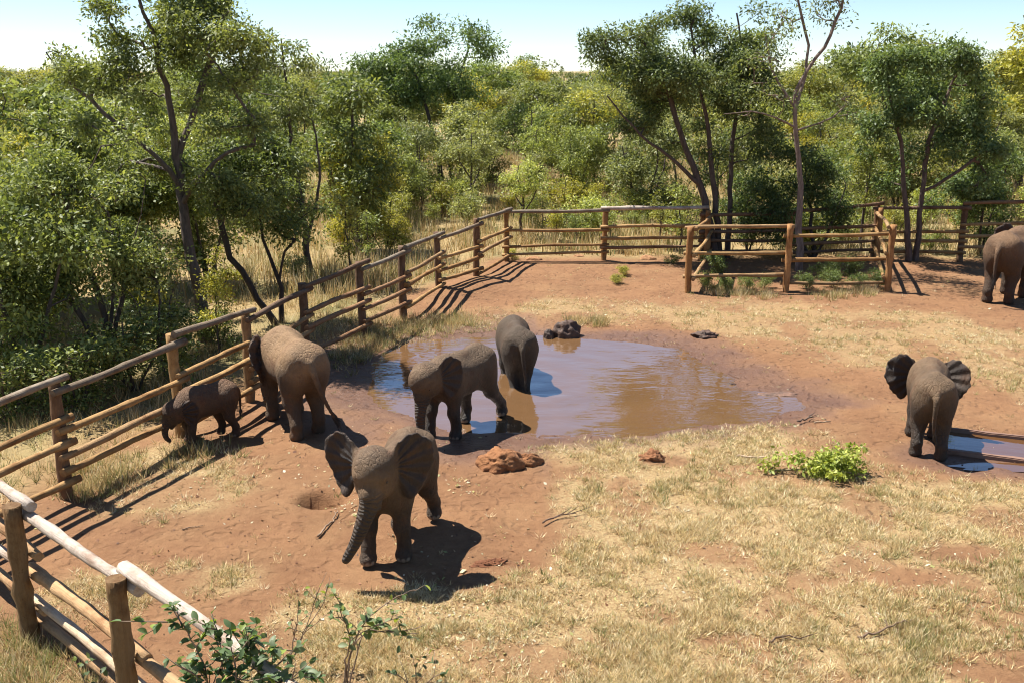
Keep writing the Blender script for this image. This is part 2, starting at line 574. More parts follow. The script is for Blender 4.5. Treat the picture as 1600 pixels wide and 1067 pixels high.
# pool water: one sheet that the banks rise through
E3 = on_ground(812, 603); E2 = on_ground(715, 670)
M['water'] = mat_water('muddy_water', (0.20, 0.108, 0.048), [(E3[0], E3[1] + 0.5, 9.0, 0.55), (E2[0] + .2, E2[1] + 0.1, 16.0, 0.10)])
x0, y0 = POOL.min(0) - 0.6; x1, y1 = POOL.max(0) + 0.6
wx, wy = np.meshgrid(np.linspace(x0, x1, 60), np.linspace(y0, y1, 50), indexing='ij')
I = np.arange(59)[:, None] * 50 + np.arange(49)[None, :]
pool = link('pool_water', mesh_np('pool_water', np.stack([wx.ravel(), wy.ravel(), np.full(wx.size, WATER_Z)], 1),
            np.stack([I, I + 50, I + 51, I + 1], -1).reshape(-1, 4), M['water'], True))
tag(pool, 'brown muddy water of the wallow reflecting the sky', kind='structure')

# ------------------------------------------------------------------ elephants
def surface_nets(Fv, origin, h):
    s = Fv < 0
    c = [s[i:Fv.shape[0] - 1 + i, j:Fv.shape[1] - 1 + j, k:Fv.shape[2] - 1 + k] for i in (0, 1) for j in (0, 1) for k in (0, 1)]
    allin = np.logical_and.reduce(c); anyin = np.logical_or.reduce(c)
    act = anyin & ~allin
    ci, cj, ck = np.nonzero(act)
    idx = -np.ones(act.shape, np.int64)
    idx[ci, cj, ck] = np.arange(len(ci))
    corner = {(i, j, k): Fv[ci + i, cj + j, ck + k] for i in (0, 1) for j in (0, 1) for k in (0, 1)}
    acc = np.zeros((len(ci), 3)); cnt = np.zeros(len(ci))
    for a in corner:
        for ax in range(3):
            if a[ax] == 0:
                b = list(a); b[ax] = 1; b = tuple(b)
                fa, fb = corner[a], corner[b]
                m = (fa < 0) != (fb < 0)
                t = np.where(m, fa / np.where(m, fa - fb, 1), 0)
                p = np.tile(np.array(a, float), (len(ci), 1))
                p[:, ax] = t
                acc[m] += p[m]; cnt[m] += 1
    V = (np.stack([ci, cj, ck], 1) + acc / cnt[:, None]) * h + origin
    faces = []
    for ax in range(3):
        a = [slice(None)] * 3; b = [slice(None)] * 3
        a[ax] = slice(0, -1); b[ax] = slice(1, None)
        sa, sb = s[tuple(a)], s[tuple(b)]
        cr = sa != sb
        ei, ej, ek = np.nonzero(cr)
        o1, o2 = [(1, 2), (2, 0), (0, 1)][ax]
        E = np.stack([ei, ej, ek], 1)
        ok = (E[:, o1] > 0) & (E[:, o2] > 0) & (E[:, o1] < act.shape[o1]) & (E[:, o2] < act.shape[o2])
        E = E[ok]; inside_a = sa[ei, ej, ek][ok]
        q = []
        for d1, d2 in ((-1, -1), (0, -1), (0, 0), (-1, 0)):
            G = E.copy(); G[:, o1] += d1; G[:, o2] += d2
            q.append(idx[G[:, 0], G[:, 1], G[:, 2]])
        q = np.stack(q, 1)
        q[~inside_a] = q[~inside_a][:, ::-1]
        faces.append(q)
    Fq = np.concatenate(faces)
    Fq = Fq[(Fq >= 0).all(1)]
    return V, Fq


def rotz(a):
    c, s = math.cos(a), math.sin(a)
    return np.array([[c, -s, 0], [s, c, 0], [0, 0, 1.0]])


def roty(a):
    c, s = math.cos(a), math.sin(a)
    return np.array([[c, 0, s], [0, 1, 0], [-s, 0, c]])


def rotx(a):
    c, s = math.cos(a), math.sin(a)
    return np.array([[1, 0, 0], [0, c, -s], [0, s, c]])


class Field:
    def __init__(self, lo, hi, h):
        self.h = h
        self.o = np.array(lo, float)
        self.n = np.ceil((np.array(hi) - self.o) / h).astype(int) + 1
        self.F = np.full(self.n, 0.3, np.float32)

    def region(self, lo, hi):
        a = np.clip(np.floor((np.array(lo) - self.o) / self.h).astype(int), 0, self.n)
        b = np.clip(np.ceil((np.array(hi) - self.o) / self.h).astype(int) + 1, 0, self.n)
        sl = tuple(slice(i, j) for i, j in zip(a, b))
        ax = [self.o[d] + self.h * np.arange(a[d], b[d]) for d in range(3)]
        return sl, np.meshgrid(*ax, indexing='ij')

    def put(self, lo, hi, fn, k, sub=False):
        pad = k + 0.03
        sl, (X, Y, Z) = self.region(np.array(lo) - pad, np.array(hi) + pad)
        if X.size == 0: return
        d = fn(X, Y, Z)
        a = self.F[sl]
        if sub:
            hh = np.maximum(k - np.abs(a + d), 0) / k
            self.F[sl] = np.maximum(a, -d) + hh * hh * k * 0.25
        else:
            hh = np.maximum(k - np.abs(a - d), 0) / k
            self.F[sl] = np.minimum(a, d) - hh * hh * k * 0.25

    def ell(self, c, r, k=0.06, R=None, sub=False):
        c = np.array(c, float); r = np.array(r, float)
        R = np.eye(3) if R is None else R
        ext = np.sqrt((R ** 2) @ (r ** 2))

        def fn(X, Y, Z):
            P = np.stack([X - c[0], Y - c[1], Z - c[2]], -1) @ R
            k0 = np.sqrt(((P / r) ** 2).sum(-1)); k1 = np.sqrt(((P / (r * r)) ** 2).sum(-1)) + 1e-6
            return k0 * (k0 - 1) / k1
        self.put(c - ext, c + ext, fn, k, sub)

    def cone(self, a, b, ra, rb, k=0.05):
        a = np.array(a, float); b = np.array(b, float)
        lo = np.minimum(a - ra, b - rb); hi = np.maximum(a + ra, b + rb)
        e = b - a; L2 = e @ e

        def fn(X, Y, Z):
            wx_, wy_, wz_ = X - a[0], Y - a[1], Z - a[2]
            t = np.clip((wx_ * e[0] + wy_ * e[1] + wz_ * e[2]) / L2, 0, 1)
            return np.sqrt((wx_ - e[0] * t) ** 2 + (wy_ - e[1] * t) ** 2 + (wz_ - e[2] * t) ** 2) - (ra + (rb - ra) * t)
        self.put(lo, hi, fn, k)


def catmull(P, n=8):
    P = np.asarray(P, float)
    Q = np.concatenate([[2 * P[0] - P[1]], P, [2 * P[-1] - P[-2]]])
    out = []
    for i in range(1, len(Q) - 2):
        for t in np.linspace(0, 1, n, endpoint=False):
            a, b, c, d = Q[i - 1], Q[i], Q[i + 1], Q[i + 2]
            out.append(0.5 * ((2 * b) + (c - a) * t + (2 * a - 5 * b + 4 * c - d) * t * t + (3 * b - a - 3 * c + d) * t ** 3))
    out.append(P[-1])
    return np.array(out)


EAR = np.array([(0.0, 0.11), (0.05, 0.185), (0.13, 0.225), (0.22, 0.215), (0.295, 0.16), (0.335, 0.07), (0.34, -0.03), (0.305, -0.12),
                (0.245, -0.20), (0.185, -0.265), (0.13, -0.30), (0.095, -0.27), (0.06, -0.20), (0.03, -0.13), (0.0, -0.09)])


def make_elephant(label, px, H, heading, legs, head=(0, 0, 0), drop=0.0, ears=(0.5, 0.5), trunk=None, tail=None, tint=(1, 1, 1), ear_scale=1.0,
                  voxel=0.011, dust=1.0, wetleg=0.0, sink=0.0, ear_tilt=(0.0, 0.0), ear_low=(0.0, 0.0), reach=0.46, fat=1.0, heads=1.0):
    """one elephant facing +X before it is turned; lengths in shoulder heights
    legs: front-left, front-right, hind-left, hind-right as (forward, lift, sideways)"""
    f = Field((-0.95, -0.75, -0.02), (1.25, 0.75, 1.32), voxel)
    w = fat
    f.ell((0.0, 0, 0.685), (0.49, 0.222 * w, 0.236), 0.08)
    f.ell((0.27, 0, 0.705), (0.23, 0.175 * w, 0.245), 0.12)
    f.ell((-0.335, 0, 0.72), (0.22, 0.195 * w, 0.225), 0.12)
    f.ell((-0.02, 0, 0.595), (0.35, 0.18 * w, 0.125), 0.10)
    f.cone((0.26, 0, 0.91), (0.0, 0, 0.90), 0.045, 0.040, 0.10)
    f.cone((0.0, 0, 0.90), (-0.34, 0, 0.925), 0.040, 0.036, 0.10)
    f.cone((-0.34, 0, 0.925), (-0.54, 0, 0.80), 0.036, 0.034, 0.09)
    f.ell((-0.40, 0.11, 0.83), (0.10, 0.08, 0.08), 0.12)
    f.ell((-0.40, -0.11, 0.83), (0.10, 0.08, 0.08), 0.12)
    feet = []
    for k, (fx, lift, side) in enumerate(legs):
        s = 1 if k % 2 == 0 else -1
        if k < 2:
            top = np.array((0.27, 0.135 * s * w, 0.64)); foot = np.array((0.30 + fx, (0.135 * w + side) * s, 0.065 + lift))
            knee = 0.5 * (top + foot) + np.array((0.03 + lift * 0.6, 0, -0.03 + lift * .2))
            ank = foot + np.array((-0.012 - 0.25 * lift, 0, 0.09))
            f.ell((0.27, 0.12 * s * w, 0.66), (0.135, 0.085, 0.20), 0.10)
            f.cone(top, knee, 0.096, 0.068, 0.06); f.cone(knee, ank, 0.067, 0.058, 0.04)
            f.cone(ank, foot, 0.058, 0.067, 0.03); foot_r = 0.071
        else:
            top = np.array((-0.34, 0.125 * s * w, 0.68)); foot = np.array((-0.37 + fx, (0.125 * w + side) * s, 0.060 + lift))
            knee = top * 0.52 + foot * 0.48 + np.array((0.055, 0.0, 0.0))
            hock = foot * 0.74 + knee * 0.26 + np.array((-0.035 - 0.1 * lift, 0, 0.02))
            f.ell((-0.35, 0.115 * s * w, 0.64), (0.15, 0.095, 0.21), 0.10)
            f.cone(top, knee, 0.128, 0.086, 0.07); f.cone(knee, hock, 0.082, 0.060, 0.05)
            f.cone(hock, foot, 0.058, 0.063, 0.03); foot_r = 0.068
        f.ell(foot + np.array((0.012, 0, -0.015)), (foot_r * 1.08, foot_r, 0.062), 0.03)
        feet.append((foot, foot_r))
    # neck and head
    yaw, pit, roll = head
    hb = np.array((reach, 0.0, 0.80 - drop))
    R = rotz(yaw) @ roty(pit) @ rotx(roll)
    hs = heads

    def hp(x, y, z):
        return hb + R @ (np.array((x, y, z)) * hs)
    f.cone((0.26, 0, 0.76), hp(0.06, 0, 0.0), 0.185, 0.150, 0.12)
    f.ell(hp(0.10, 0, 0.025), np.array((0.165, 0.145, 0.165)) * hs, 0.08, R)
    f.ell(hp(0.175, 0.0, 0.065), np.array((0.095, 0.115, 0.105)) * hs, 0.08, R)
    f.cone(hp(0.19, 0, 0.0), hp(0.268, 0, -0.165), 0.102 * hs, 0.062 * hs, 0.06)
    for s in (1, -1):
        f.ell(hp(0.11, 0.075 * s, -0.09), np.array((0.115, 0.06, 0.105)) * hs, 0.06, R)
        f.ell(hp(0.205, 0.094 * s, 0.032), np.array((0.05, 0.026, 0.022)) * hs, 0.035, R)
        f.ell(hp(0.212, 0.1025 * s, -0.012), np.array((0.02, 0.016, 0.017)) * hs, 0.02, R)
        f.cone(hp(0.225, 0.055 * s, -0.13), hp(0.265, 0.060 * s, -0.205), 0.030 * hs, 0.018 * hs, 0.03)
    f.cone(hp(0.09, 0, -0.14), hp(0.20, 0, -0.255), 0.070 * hs, 0.034 * hs, 0.05)
    # trunk: offsets from its root, in the elephant's own axes turned with the head
    tp = trunk or [(0.04, 0, -0.16), (0.05, 0, -0.34), (0.03, 0, -0.52)]
    root_t = hp(0.27, 0, -0.15)
    Ry = rotz(yaw)
    TP = catmull([hp(0.255, 0, -0.08), root_t] + [root_t + Ry @ (np.array(p) * hs) for p in tp], 7)
    seg = np.linalg.norm(np.diff(TP, axis=0), axis=1); tl = np.concatenate([[0], np.cumsum(seg)]); tu = tl / tl[-1]
    TR = (0.046 * (1 - tu) ** 1.3 + 0.029) * hs
    for i in range(len(TP) - 1):
        f.cone(TP[i], TP[i + 1], TR[i], TR[i + 1], 0.018)
    tip_d = (TP[-1] - TP[-2]) / np.linalg.norm(TP[-1] - TP[-2])
    f.ell(TP[-1] + tip_d * 0.036 * hs, (0.017, 0.017, 0.017), 0.012, sub=True)
    # ears: gently cupped sheets
    ear_fr = []
    for s, al, tilt, low in ((1, ears[0], ear_tilt[0], ear_low[0]), (-1, ears[1], ear_tilt[1], ear_low[1])):
        o = hp(0.035, (0.125 if low < 0.11 else 0.085) * s, 0.02 - low)
        Re = rotz(yaw) @ roty(pit * 0.25)
        u = Re @ np.array((-math.cos(al), s * math.sin(al), 0.0)); v = Re @ np.array((0, 0, 1.0))
        v = v * math.cos(tilt) + np.cross(u, v) * math.sin(tilt) * s
        wv = np.cross(u, v) * s
        poly = EAR * ear_scale * hs
        ear_fr.append((o, u, v, wv, poly, s))
        c = o + u * 0.17 * ear_scale * hs + v * -0.03
        rr = 0.32 * ear_scale * hs

        def fn(X, Y, Z, o=o, u=u, v=v, wv=wv, poly=poly):
            P = np.stack([X - o[0], Y - o[1], Z - o[2]], -1)
            a, b, c3 = P @ u, P @ v, P @ wv
            ang = np.arctan2(b, a + 0.03)
            rad = np.hypot(a, b)
            warp = -0.65 * a * a + 0.22 * b * np.abs(b) + 0.013 * np.sin(ang * 5.0 + 0.6) * np.clip(rad / 0.25, 0, 1.2) ** 2 + 0.03 * sstep(0.25, 0.36, rad)
            t = 0.0125 + 0.006 * np.clip(1 - rad / 0.2, 0, 1)
            d2 = poly_sdf(a, b, poly) + 0.006 * np.sin(ang * 13) + 0.005 * np.sin(ang * 29 + 1)
            return np.sqrt(np.maximum(d2 + t, 0) ** 2 + (c3 - warp) ** 2) - t
        f.put(c - rr, c + rr, fn, 0.02)
        f.cone(hp(0.03, 0.12 * s, 0.09), hp(0.04, 0.115 * s, -0.06), 0.04 * hs, 0.036 * hs, 0.05)
    # tail
    tlp = catmull(tail or [(-0.54, 0, 0.80), (-0.60, 0, 0.72), (-0.615, 0, 0.55), (-0.605, 0, 0.36)], 5)
    tr = np.linspace(0.034, 0.012, len(tlp))
    for i in range(len(tlp) - 1):
        f.cone(tlp[i], tlp[i + 1], tr[i], tr[i + 1], 0.02)
    # soles are flat: cut at z = 0 by clamping the field
    zz = f.o[2] + f.h * np.arange(f.n[2])
    f.F = np.maximum(f.F, (0.004 - zz)[None, None, :].astype(np.float32))
    V, Fq = surface_nets(f.F, f.o, f.h)
    # light smoothing
    e = np.concatenate([Fq[:, [0, 1]], Fq[:, [1, 2]], Fq[:, [2, 3]], Fq[:, [3, 0]]])
    deg = np.bincount(e[:, 0], minlength=len(V)) + np.bincount(e[:, 1], minlength=len(V))
    for lam in (0.5, 0.4):
        acc = np.stack([np.bincount(e[:, 0], V[e[:, 1], d], len(V)) + np.bincount(e[:, 1], V[e[:, 0], d], len(V)) for d in range(3)], 1)
        V = V + lam * (acc / deg[:, None] - V)
    V[:, 2] = np.maximum(V[:, 2], 0.0)
    # surface masks
    dd = np.full(len(V), 9.0); uu = np.zeros(len(V)); rr_ = np.zeros(len(V))
    for i in range(len(TP)):
        d = np.linalg.norm(V - TP[i], axis=1)
        m = d < dd
        dd[m] = d[m]; rr_[m] = TR[i]
        uu[m] = tl[i] + ((V[m] - TP[i]) @ ((TP[min(i + 1, len(TP) - 1)] - TP[max(i - 1, 0)]) / (np.linalg.norm(TP[min(i + 1, len(TP) - 1)] - TP[max(i - 1, 0)]) + 1e-9)))
    tmask = sstep(1.7, 1.25, dd / rr_) * sstep(-0.03, 0.08, uu)
    em = np.zeros(len(V)); ea = np.zeros(len(V))
    for o, u, v, wv, poly, s in ear_fr:
        P = V - o; a, b, c3 = P @ u, P @ v, P @ wv
        warp = -0.65 * a * a + 0.22 * b * np.abs(b) + 0.03 * sstep(0.25, 0.36, np.hypot(a, b))
        m = sstep(0.03, 0.0, poly_sdf(a, b, poly)) * sstep(0.06, 0.035, np.abs(c3 - warp)) * sstep(0.02, 0.07, a)
        ea = np.where(m > em, np.arctan2(b, a + 0.03), ea); em = np.maximum(em, m)
    nail = np.zeros(len(V)); wl = np.zeros(len(V))
    for foot, r in feet:
        for an in (-0.85, -0.28, 0.28, 0.85):
            c = foot + np.array((r * 1.06 * math.cos(an), r * 0.98 * math.sin(an), -0.032))
            nail = np.maximum(nail, sstep(0.026, 0.016, np.linalg.norm((V - c) * np.array((1, 1, 0.8)), axis=1)))
    wl = wetleg * sstep(0.42, 0.22, V[:, 2] + 0.06 * np.sin(V[:, 0] * 9 + V[:, 1] * 13))
    dustm = dust * np.clip(0.12 + 0.95 * sstep(0.55, 0.86, V[:, 2] + 0.05 * np.sin(V[:, 0] * 7) + 0.05 * np.sin(V[:, 1] * 11)), 0, 1) * (1 - 0.6 * em)
    me = mesh_np('elephant_body', V * H, Fq, M['skin'], True,
                 dict(trunk_u=uu, trunk_mask=tmask, ear=em, ear_a=ea, nail=nail, wetleg=wl, dust=dustm))
    g = on_ground(*px) if not isinstance(px, np.ndarray) else px
    root = thing('elephant', label, 'elephant', (g[0], g[1], g[2] - sink), heading, 'young elephants in the paddock')
    body = link('body', me, root); body.color = (*tint, 1)
    for s in (1, -1):
        p = hp(0.221, 0.119 * s, -0.012) * H
        Vs, Fs = tube([p - R @ np.array((0, 0, .011 * H)), p - R @ np.array((0, 0, .007 * H)), p, p + R @ np.array((0, 0, .007 * H)), p + R @ np.array((0, 0, .011 * H))],
                      np.array([0.001, 0.009, 0.0115, 0.009, 0.001]) * H, 8, False)
        link('eye', mesh_np('eye', Vs, Fs, M['eye'], True), root)
    # hair tuft of the tail: a bunch of thin tapering strands
    parts = []
    rg = np.random.default_rng(int(H * 1000))
    dirn = (tlp[-1] - tlp[-2]) / np.linalg.norm(tlp[-1] - tlp[-2])
    for _ in range(26):
        d = dirn * rg.uniform(0.09, 0.17) + rg.normal(0, 0.016, 3)
        p0 = tlp[-1] + rg.normal(0, 0.006, 3) - dirn * rg.uniform(0, 0.09)
        parts.append(tube(np.array([p0, p0 + d * 0.5 + rg.normal(0, 0.004, 3), p0 + d]) * H, np.array([0.006, 0.005, 0.001]) * H, 4, False))
    Vs, Fs = merge(parts)
    link('tail_tuft', mesh_np('tail_tuft', Vs, Fs, M['hair'], True), root)['kind'] = 'stuff'
    return root


D = math.radians
if DO_ELEPH:
    # walking towards us, ears out, trunk swung aside
    make_elephant('young elephant with wide spread ears walking towards the viewer on bare red earth', (625, 852), 1.35, D(-104),
                  [(-0.04, 0.0, 0.0), (0.10, 0.0, 0.0), (-0.17, 0.035, 0.02), (0.06, 0.0, 0.0)], head=(D(8), D(8), D(0)), drop=-0.15, reach=0.46, ears=(D(62), D(70)),
                  trunk=[(0.03, -0.05, -0.16), (0.04, -0.11, -0.31), (0.06, -0.18, -0.44)], ear_scale=0.98, voxel=0.0095, tint=(1.0, 0.97, 0.93), heads=1.12)
    # stepping along the edge of the pool
    make_elephant('young elephant walking left at the near edge of the muddy pool with its trunk down', (719, 668), 1.36, D(-124),
                  [(-0.04, 0, 0), (0.10, 0, 0), (-0.32, 0.02, 0.0), (0.10, 0, 0)], head=(D(5), D(28), 0), drop=-0.04, ears=(D(34), D(4)), ear_low=(0.03, 0.16), reach=0.55,
                  trunk=[(0.03, 0.0, -0.16), (0.03, 0, -0.38), (0.05, 0.0, -0.58)], wetleg=0.8, ear_scale=0.95, tint=(0.97, 0.95, 0.92), dust=0.9, heads=1.0, fat=1.0)
    # standing in the water, back to us
    make_elephant('small elephant standing in the muddy pool with its back to the viewer', (806, 588), 1.40, D(98),
                  [(0.0, 0, -0.02), (0.05, 0, -0.02), (0.05, 0, -0.06), (-0.03, 0, -0.06)], head=(0, D(40), 0), drop=0.2, ears=(D(10), D(10)), ear_low=(0.06, 0.06),
                  trunk=[(0.02, 0, -0.12), (0.0, 0, -0.24), (-0.05, 0, -0.34)], wetleg=0.6, ear_scale=0.85, sink=0.02, tint=(0.82, 0.84, 0.86), dust=0.55, fat=0.9,
                  tail=[(-0.54, 0, 0.80), (-0.60, 0, 0.72), (-0.60, -0.02, 0.50), (-0.57, -0.05, 0.28)])
    # big one by the fence
    make_elephant('larger tan dusted elephant beside the log fence facing away with its tail swung right', (462, 664), 1.57, D(121),
                  [(0.0, 0, 0.0), (0.05, 0, 0), (-0.05, 0, 0), (0.05, 0, 0)], head=(D(34), D(30), 0), drop=0.12, ears=(D(82), D(5)), ear_low=(0.0, 0.15),
                  trunk=[(0.02, 0, -0.16), (0.0, 0, -0.34), (-0.04, 0, -0.48)], ear_scale=1.05, tint=(1.4, 1.33, 1.2), dust=1.4, fat=1.04,
                  tail=[(-0.54, 0, 0.80), (-0.60, -0.02, 0.68), (-0.62, -0.09, 0.46), (-0.63, -0.20, 0.22)])
    # calf
    make_elephant('smallest elephant calf pushing its head towards the log fence', (327, 692), 0.92, D(224),
                  [(0.06, 0, 0), (-0.02, 0, 0), (-0.06, 0, 0), (0.07, 0, 0)], head=(D(-2), D(8), 0), drop=0.16, ears=(D(38), D(32)), ear_low=(0.02, 0.02),
                  trunk=[(0.04, 0, -0.12), (0.03, 0, -0.24), (-0.03, 0, -0.32)], ear_scale=0.8, tint=(0.95, 0.80, 0.72), dust=0.9, voxel=0.013, heads=0.95)
    # at the trough
    make_elephant('elephant seen from behind standing at the trough with both ears fanned out', (1444, 698), 1.32, D(73),
                  [(0.03, 0, 0), (0.0, 0, 0), (0.03, 0, 0.015), (-0.04, 0, 0.015)], head=(D(-9), D(20), 0), drop=0.11, ears=(D(76), D(80)),
                  trunk=[(0.03, 0, -0.16), (0.04, 0, -0.34), (0.03, 0, -0.46)], ear_scale=1.06, tint=(1.0, 0.97, 0.92), dust=1.0, wetleg=0.5, fat=0.9,
                  tail=[(-0.54, 0, 0.80), (-0.60, 0, 0.72), (-0.58, 0.0, 0.50), (-0.55, -0.02, 0.34)])
    # far right
    make_elephant('big brown elephant cut off at the far right near the rear fence', (1572, 468), 1.80, D(46),
                  [(0.05, 0, 0), (-0.05, 0, 0), (-0.02, 0, 0), (0.08, 0, 0)], head=(D(4), D(12), 0), drop=0.05, ears=(D(52), D(40)),
                  ear_scale=1.0, tint=(1.05, 0.93, 0.84), dust=1.1)

# ------------------------------------------------------------------ fences of logs
WOOD_ORANGE = [(0.40, 0.25, 0.11), (0.44, 0.285, 0.13), (0.35, 0.205, 0.088), (0.38, 0.25, 0.13)]
WOOD_GREY = [(0.28, 0.235, 0.18), (0.31, 0.26, 0.20), (0.25, 0.195, 0.14)]
WOOD_DARK = [(0.21, 0.13, 0.08), (0.25, 0.155, 0.09), (0.19, 0.125, 0.085)]
WOOD_PALE = [(0.56, 0.475, 0.40), (0.60, 0.52, 0.45)]
WOOD_PEACH = [(0.50, 0.33, 0.18), (0.46, 0.30, 0.16)]
frng = np.random.default_rng(21)


def log_mesh(L, r0, r1, bend=0.02, sides=10, seg=13):
    """crooked round log along +Z with sawn ends"""
    t = np.linspace(0, 1, seg)
    ph = frng.uniform(0, 6.28, 4)
    P = np.stack([bend * L * (np.sin(math.pi * t) * math.cos(ph[0]) + 0.35 * np.sin(2.3 * math.pi * t + ph[1])) * 0.5,
                  bend * L * (np.sin(math.pi * t) * math.sin(ph[0]) + 0.35 * np.sin(2.9 * math.pi * t + ph[2])) * 0.5, t * L], 1)
    P[:, :2] -= P[0, :2] * (1 - t)[:, None] + P[-1, :2] * t[:, None]
    R = (r0 + (r1 - r0) * t) * (1 + frng.normal(0, 0.06, seg))
    V, F = tube(P, R, sides)
    n = seg * sides
    V[:n, :2] += frng.normal(0, 0.05 * r0, (n, 2))
    # bevelled ends
    V = np.concatenate([V[:n], V[n:]])
    me = mesh_np('log', V, F, M['wood'], True)
    me.polygons.foreach_set('use_smooth', np.array([True] * (len(F) - sides) + [False] * sides))
    return me


def log_between(name, a, b, r0, r1, root, color, bend=0.02, over=0.0, sides=10):
    a = np.array(a, float); b = np.array(b, float)
    d = b - a; L = np.linalg.norm(d); d /= L
    a = a - d * over; L += 2 * over
    q = Vector(d).to_track_quat('Z', 'Y')
    o = link(name, log_mesh(L, r0, r1, bend, sides), root)
    o.matrix_local = Matrix.Translation(Vector(a) - root.location) @ q.to_matrix().to_4x4()
    o.color = (*[float(c) for c in np.array(color) * frng.uniform(0.86, 1.12)], 1)
    return o


def pick(l):
    return l[int(frng.integers(len(l)))]


def fence(root, bases, heights, spans, r_post=0.085, post_cols=WOOD_ORANGE, inner=None, skip_posts=(), r_rail=0.051, bend=0.011):
    """bases: ground points; spans: list of (i, j, [(frac_i, frac_j, colour list, radius factor)])"""
    for k, (b, h) in enumerate(zip(bases, heights)):
        if k in skip_posts: continue
        z = gz(b)
        lean = frng.normal(0, 0.02, 2)
        log_between('post', (b[0], b[1], z - 0.12), (b[0] + lean[0], b[1] + lean[1], h), r_post * 1.06, r_post * 0.93, root, pick(post_cols), 0.012)
    for i, j, rails in spans:
        A, B = bases[i], bases[j]
        t = np.array([B[0] - A[0], B[1] - A[1]]); t /= np.linalg.norm(t)
        nrm = np.array([t[1], -t[0]])
        if inner is not None and nrm @ (np.array(inner) - A[:2]) < 0: nrm = -nrm
        for fa, fb, cols, rf in rails:
            rr = r_rail * rf
            off = r_post + rr * 0.75
            pa = (A[0] + nrm[0] * off, A[1] + nrm[1] * off, fa * heights[i])
            pb = (B[0] + nrm[0] * off, B[1] + nrm[1] * off, fb * heights[j])
            flip = frng.random() < 0.5
            ra, rb = (rr * 1.08, rr * 0.9) if flip else (rr * 0.9, rr * 1.08)
            log_between('rail', pa, pb, ra, rb, root, pick(cols), bend, 0.13)


# long fence on the left, running away to the corner
lb = [np.array([*p, 0.0]) for p in _lp]
lh = [height_at(b, L_POSTS[k][1]) for k, b in enumerate(lb)]
lb = [np.array([*_ext, 0.0])] + lb
lh = [1.6] + lh
root = thing('log_fence', 'long log rail fence running away along the left of the paddock', 'fence', (*lb[1][:2], 0))
spans = []
for k in range(len(lb) - 1):
    up = 0.035 if k % 2 == 0 else -0.035
    G = WOOD_GREY if k < 3 else (WOOD_DARK if k < 5 else WOOD_GREY)
    O = WOOD_ORANGE if k not in (4, 5) else [(0.34, 0.20, 0.11), (0.3, 0.18, 0.1)]
    j = lambda: float(frng.normal(0, 0.012))
    spans.append((k, k + 1, [(0.955 + up + j(), 0.955 + up + j(), G, 1.0), (0.62 + up + j(), 0.62 + up + j(), O, 0.95),
                             (0.43 + up + j(), 0.45 + up + j(), O, 1.0), (0.20 - up + j(), 0.20 - up + j(), O, 0.95)]))
fence(root, lb, lh, spans, 0.085, WOOD_ORANGE + WOOD_DARK, inner=(2, 18))

# rear fence
bb = [lb[-1]] + [np.array([*p, 0.0]) for p in _bp]
bh = [lh[-1]] + [height_at(np.array([*p, 0]), B_POSTS[k][1]) for k, p in enumerate(_bp)]
root = thing('log_fence', 'rear log rail fence crossing the back of the paddock in front of the bush', 'fence', (*bb[1][:2], 0))
spans = [(0, 1, [(0.96, 0.965, WOOD_GREY, 1.05), (0.62, 0.6, WOOD_ORANGE, .95), (0.31, 0.33, WOOD_ORANGE, .8), (0.16, 0.19, WOOD_ORANGE, .8)]),
         (1, 2, [(1.0, 1.1, WOOD_PALE, 1.1), (0.66, 0.73, WOOD_ORANGE, 1.0), (0.45, 0.49, WOOD_ORANGE, 1.0), (0.28, 0.32, WOOD_DARK, .95)]),
         (2, 3, [(0.95, 0.95, WOOD_DARK, 1.0), (0.6, 0.62, WOOD_DARK, .95), (0.43, 0.42, WOOD_DARK, .95), (0.2, 0.2, WOOD_DARK, .95)]),
         (3, 4, [(1.0, 1.0, WOOD_DARK, 1.0), (0.64, 0.6, WOOD_DARK, 1.0), (0.34, 0.33, WOOD_DARK, 1.0), (0.16, 0.16, WOOD_DARK, .9)]),
         (4, 5, [(0.92, 0.95, WOOD_DARK, 1.05), (0.5, 0.54, WOOD_ORANGE, 1.0), (0.33, 0.37, WOOD_ORANGE, 1.0), (0.13, 0.17, WOOD_ORANGE, 1.0)]),
         (5, 6, [(1.03, 1.0, WOOD_DARK, 1.05), (0.66, 0.66, WOOD_ORANGE, 1.0), (0.46, 0.46, WOOD_ORANGE, 1.0), (0.27, 0.27, WOOD_ORANGE, 1.0)])]
fence(root, bb, bh, spans, 0.085, WOOD_DARK + WOOD_ORANGE[2:3], inner=(2, 18), skip_posts=(0,))

# low rail pen that guards the trees
pb_ = [at(*p[0]) for p in P_POSTS]
ph_ = [height_at(b, P_POSTS[k][1]) for k, b in enumerate(pb_)]
pb_ = pb_ + [bb[2] + np.array([0.1, -0.25, 0]), bb[4] + np.array([0.05, -0.25, 0])]
ph_ = ph_ + [1.55, 1.55]
root = thing('tree_guard_pen', 'three sided pen of orange logs guarding the tree trunks before the rear fence', 'fence', (*pb_[1][:2], 0))
side = [(0.97, 0.9, WOOD_ORANGE, 1.0), (0.58, 0.6, WOOD_ORANGE, 1.0), (0.22, 0.25, WOOD_ORANGE, 1.0)]
spans = [(0, 1, [(0.98, 0.96, WOOD_ORANGE, 1.0), (0.59, 0.57, WOOD_ORANGE, 1.0), (0.23, 0.24, WOOD_ORANGE, 1.0)]),
         (1, 2, [(0.82, 0.86, WOOD_ORANGE, 1.0), (0.46, 0.48, WOOD_ORANGE, 1.05), (0.12, 0.125, WOOD_ORANGE, .9)]),
         (0, 3, side), (2, 4, side)]
fence(root, pb_, ph_, spans, 0.085, [(0.46, 0.25, 0.105), (0.42, 0.225, 0.09)], inner=(at(1230, 425)[0], at(1230, 425)[1]), r_rail=0.05, bend=0.010)

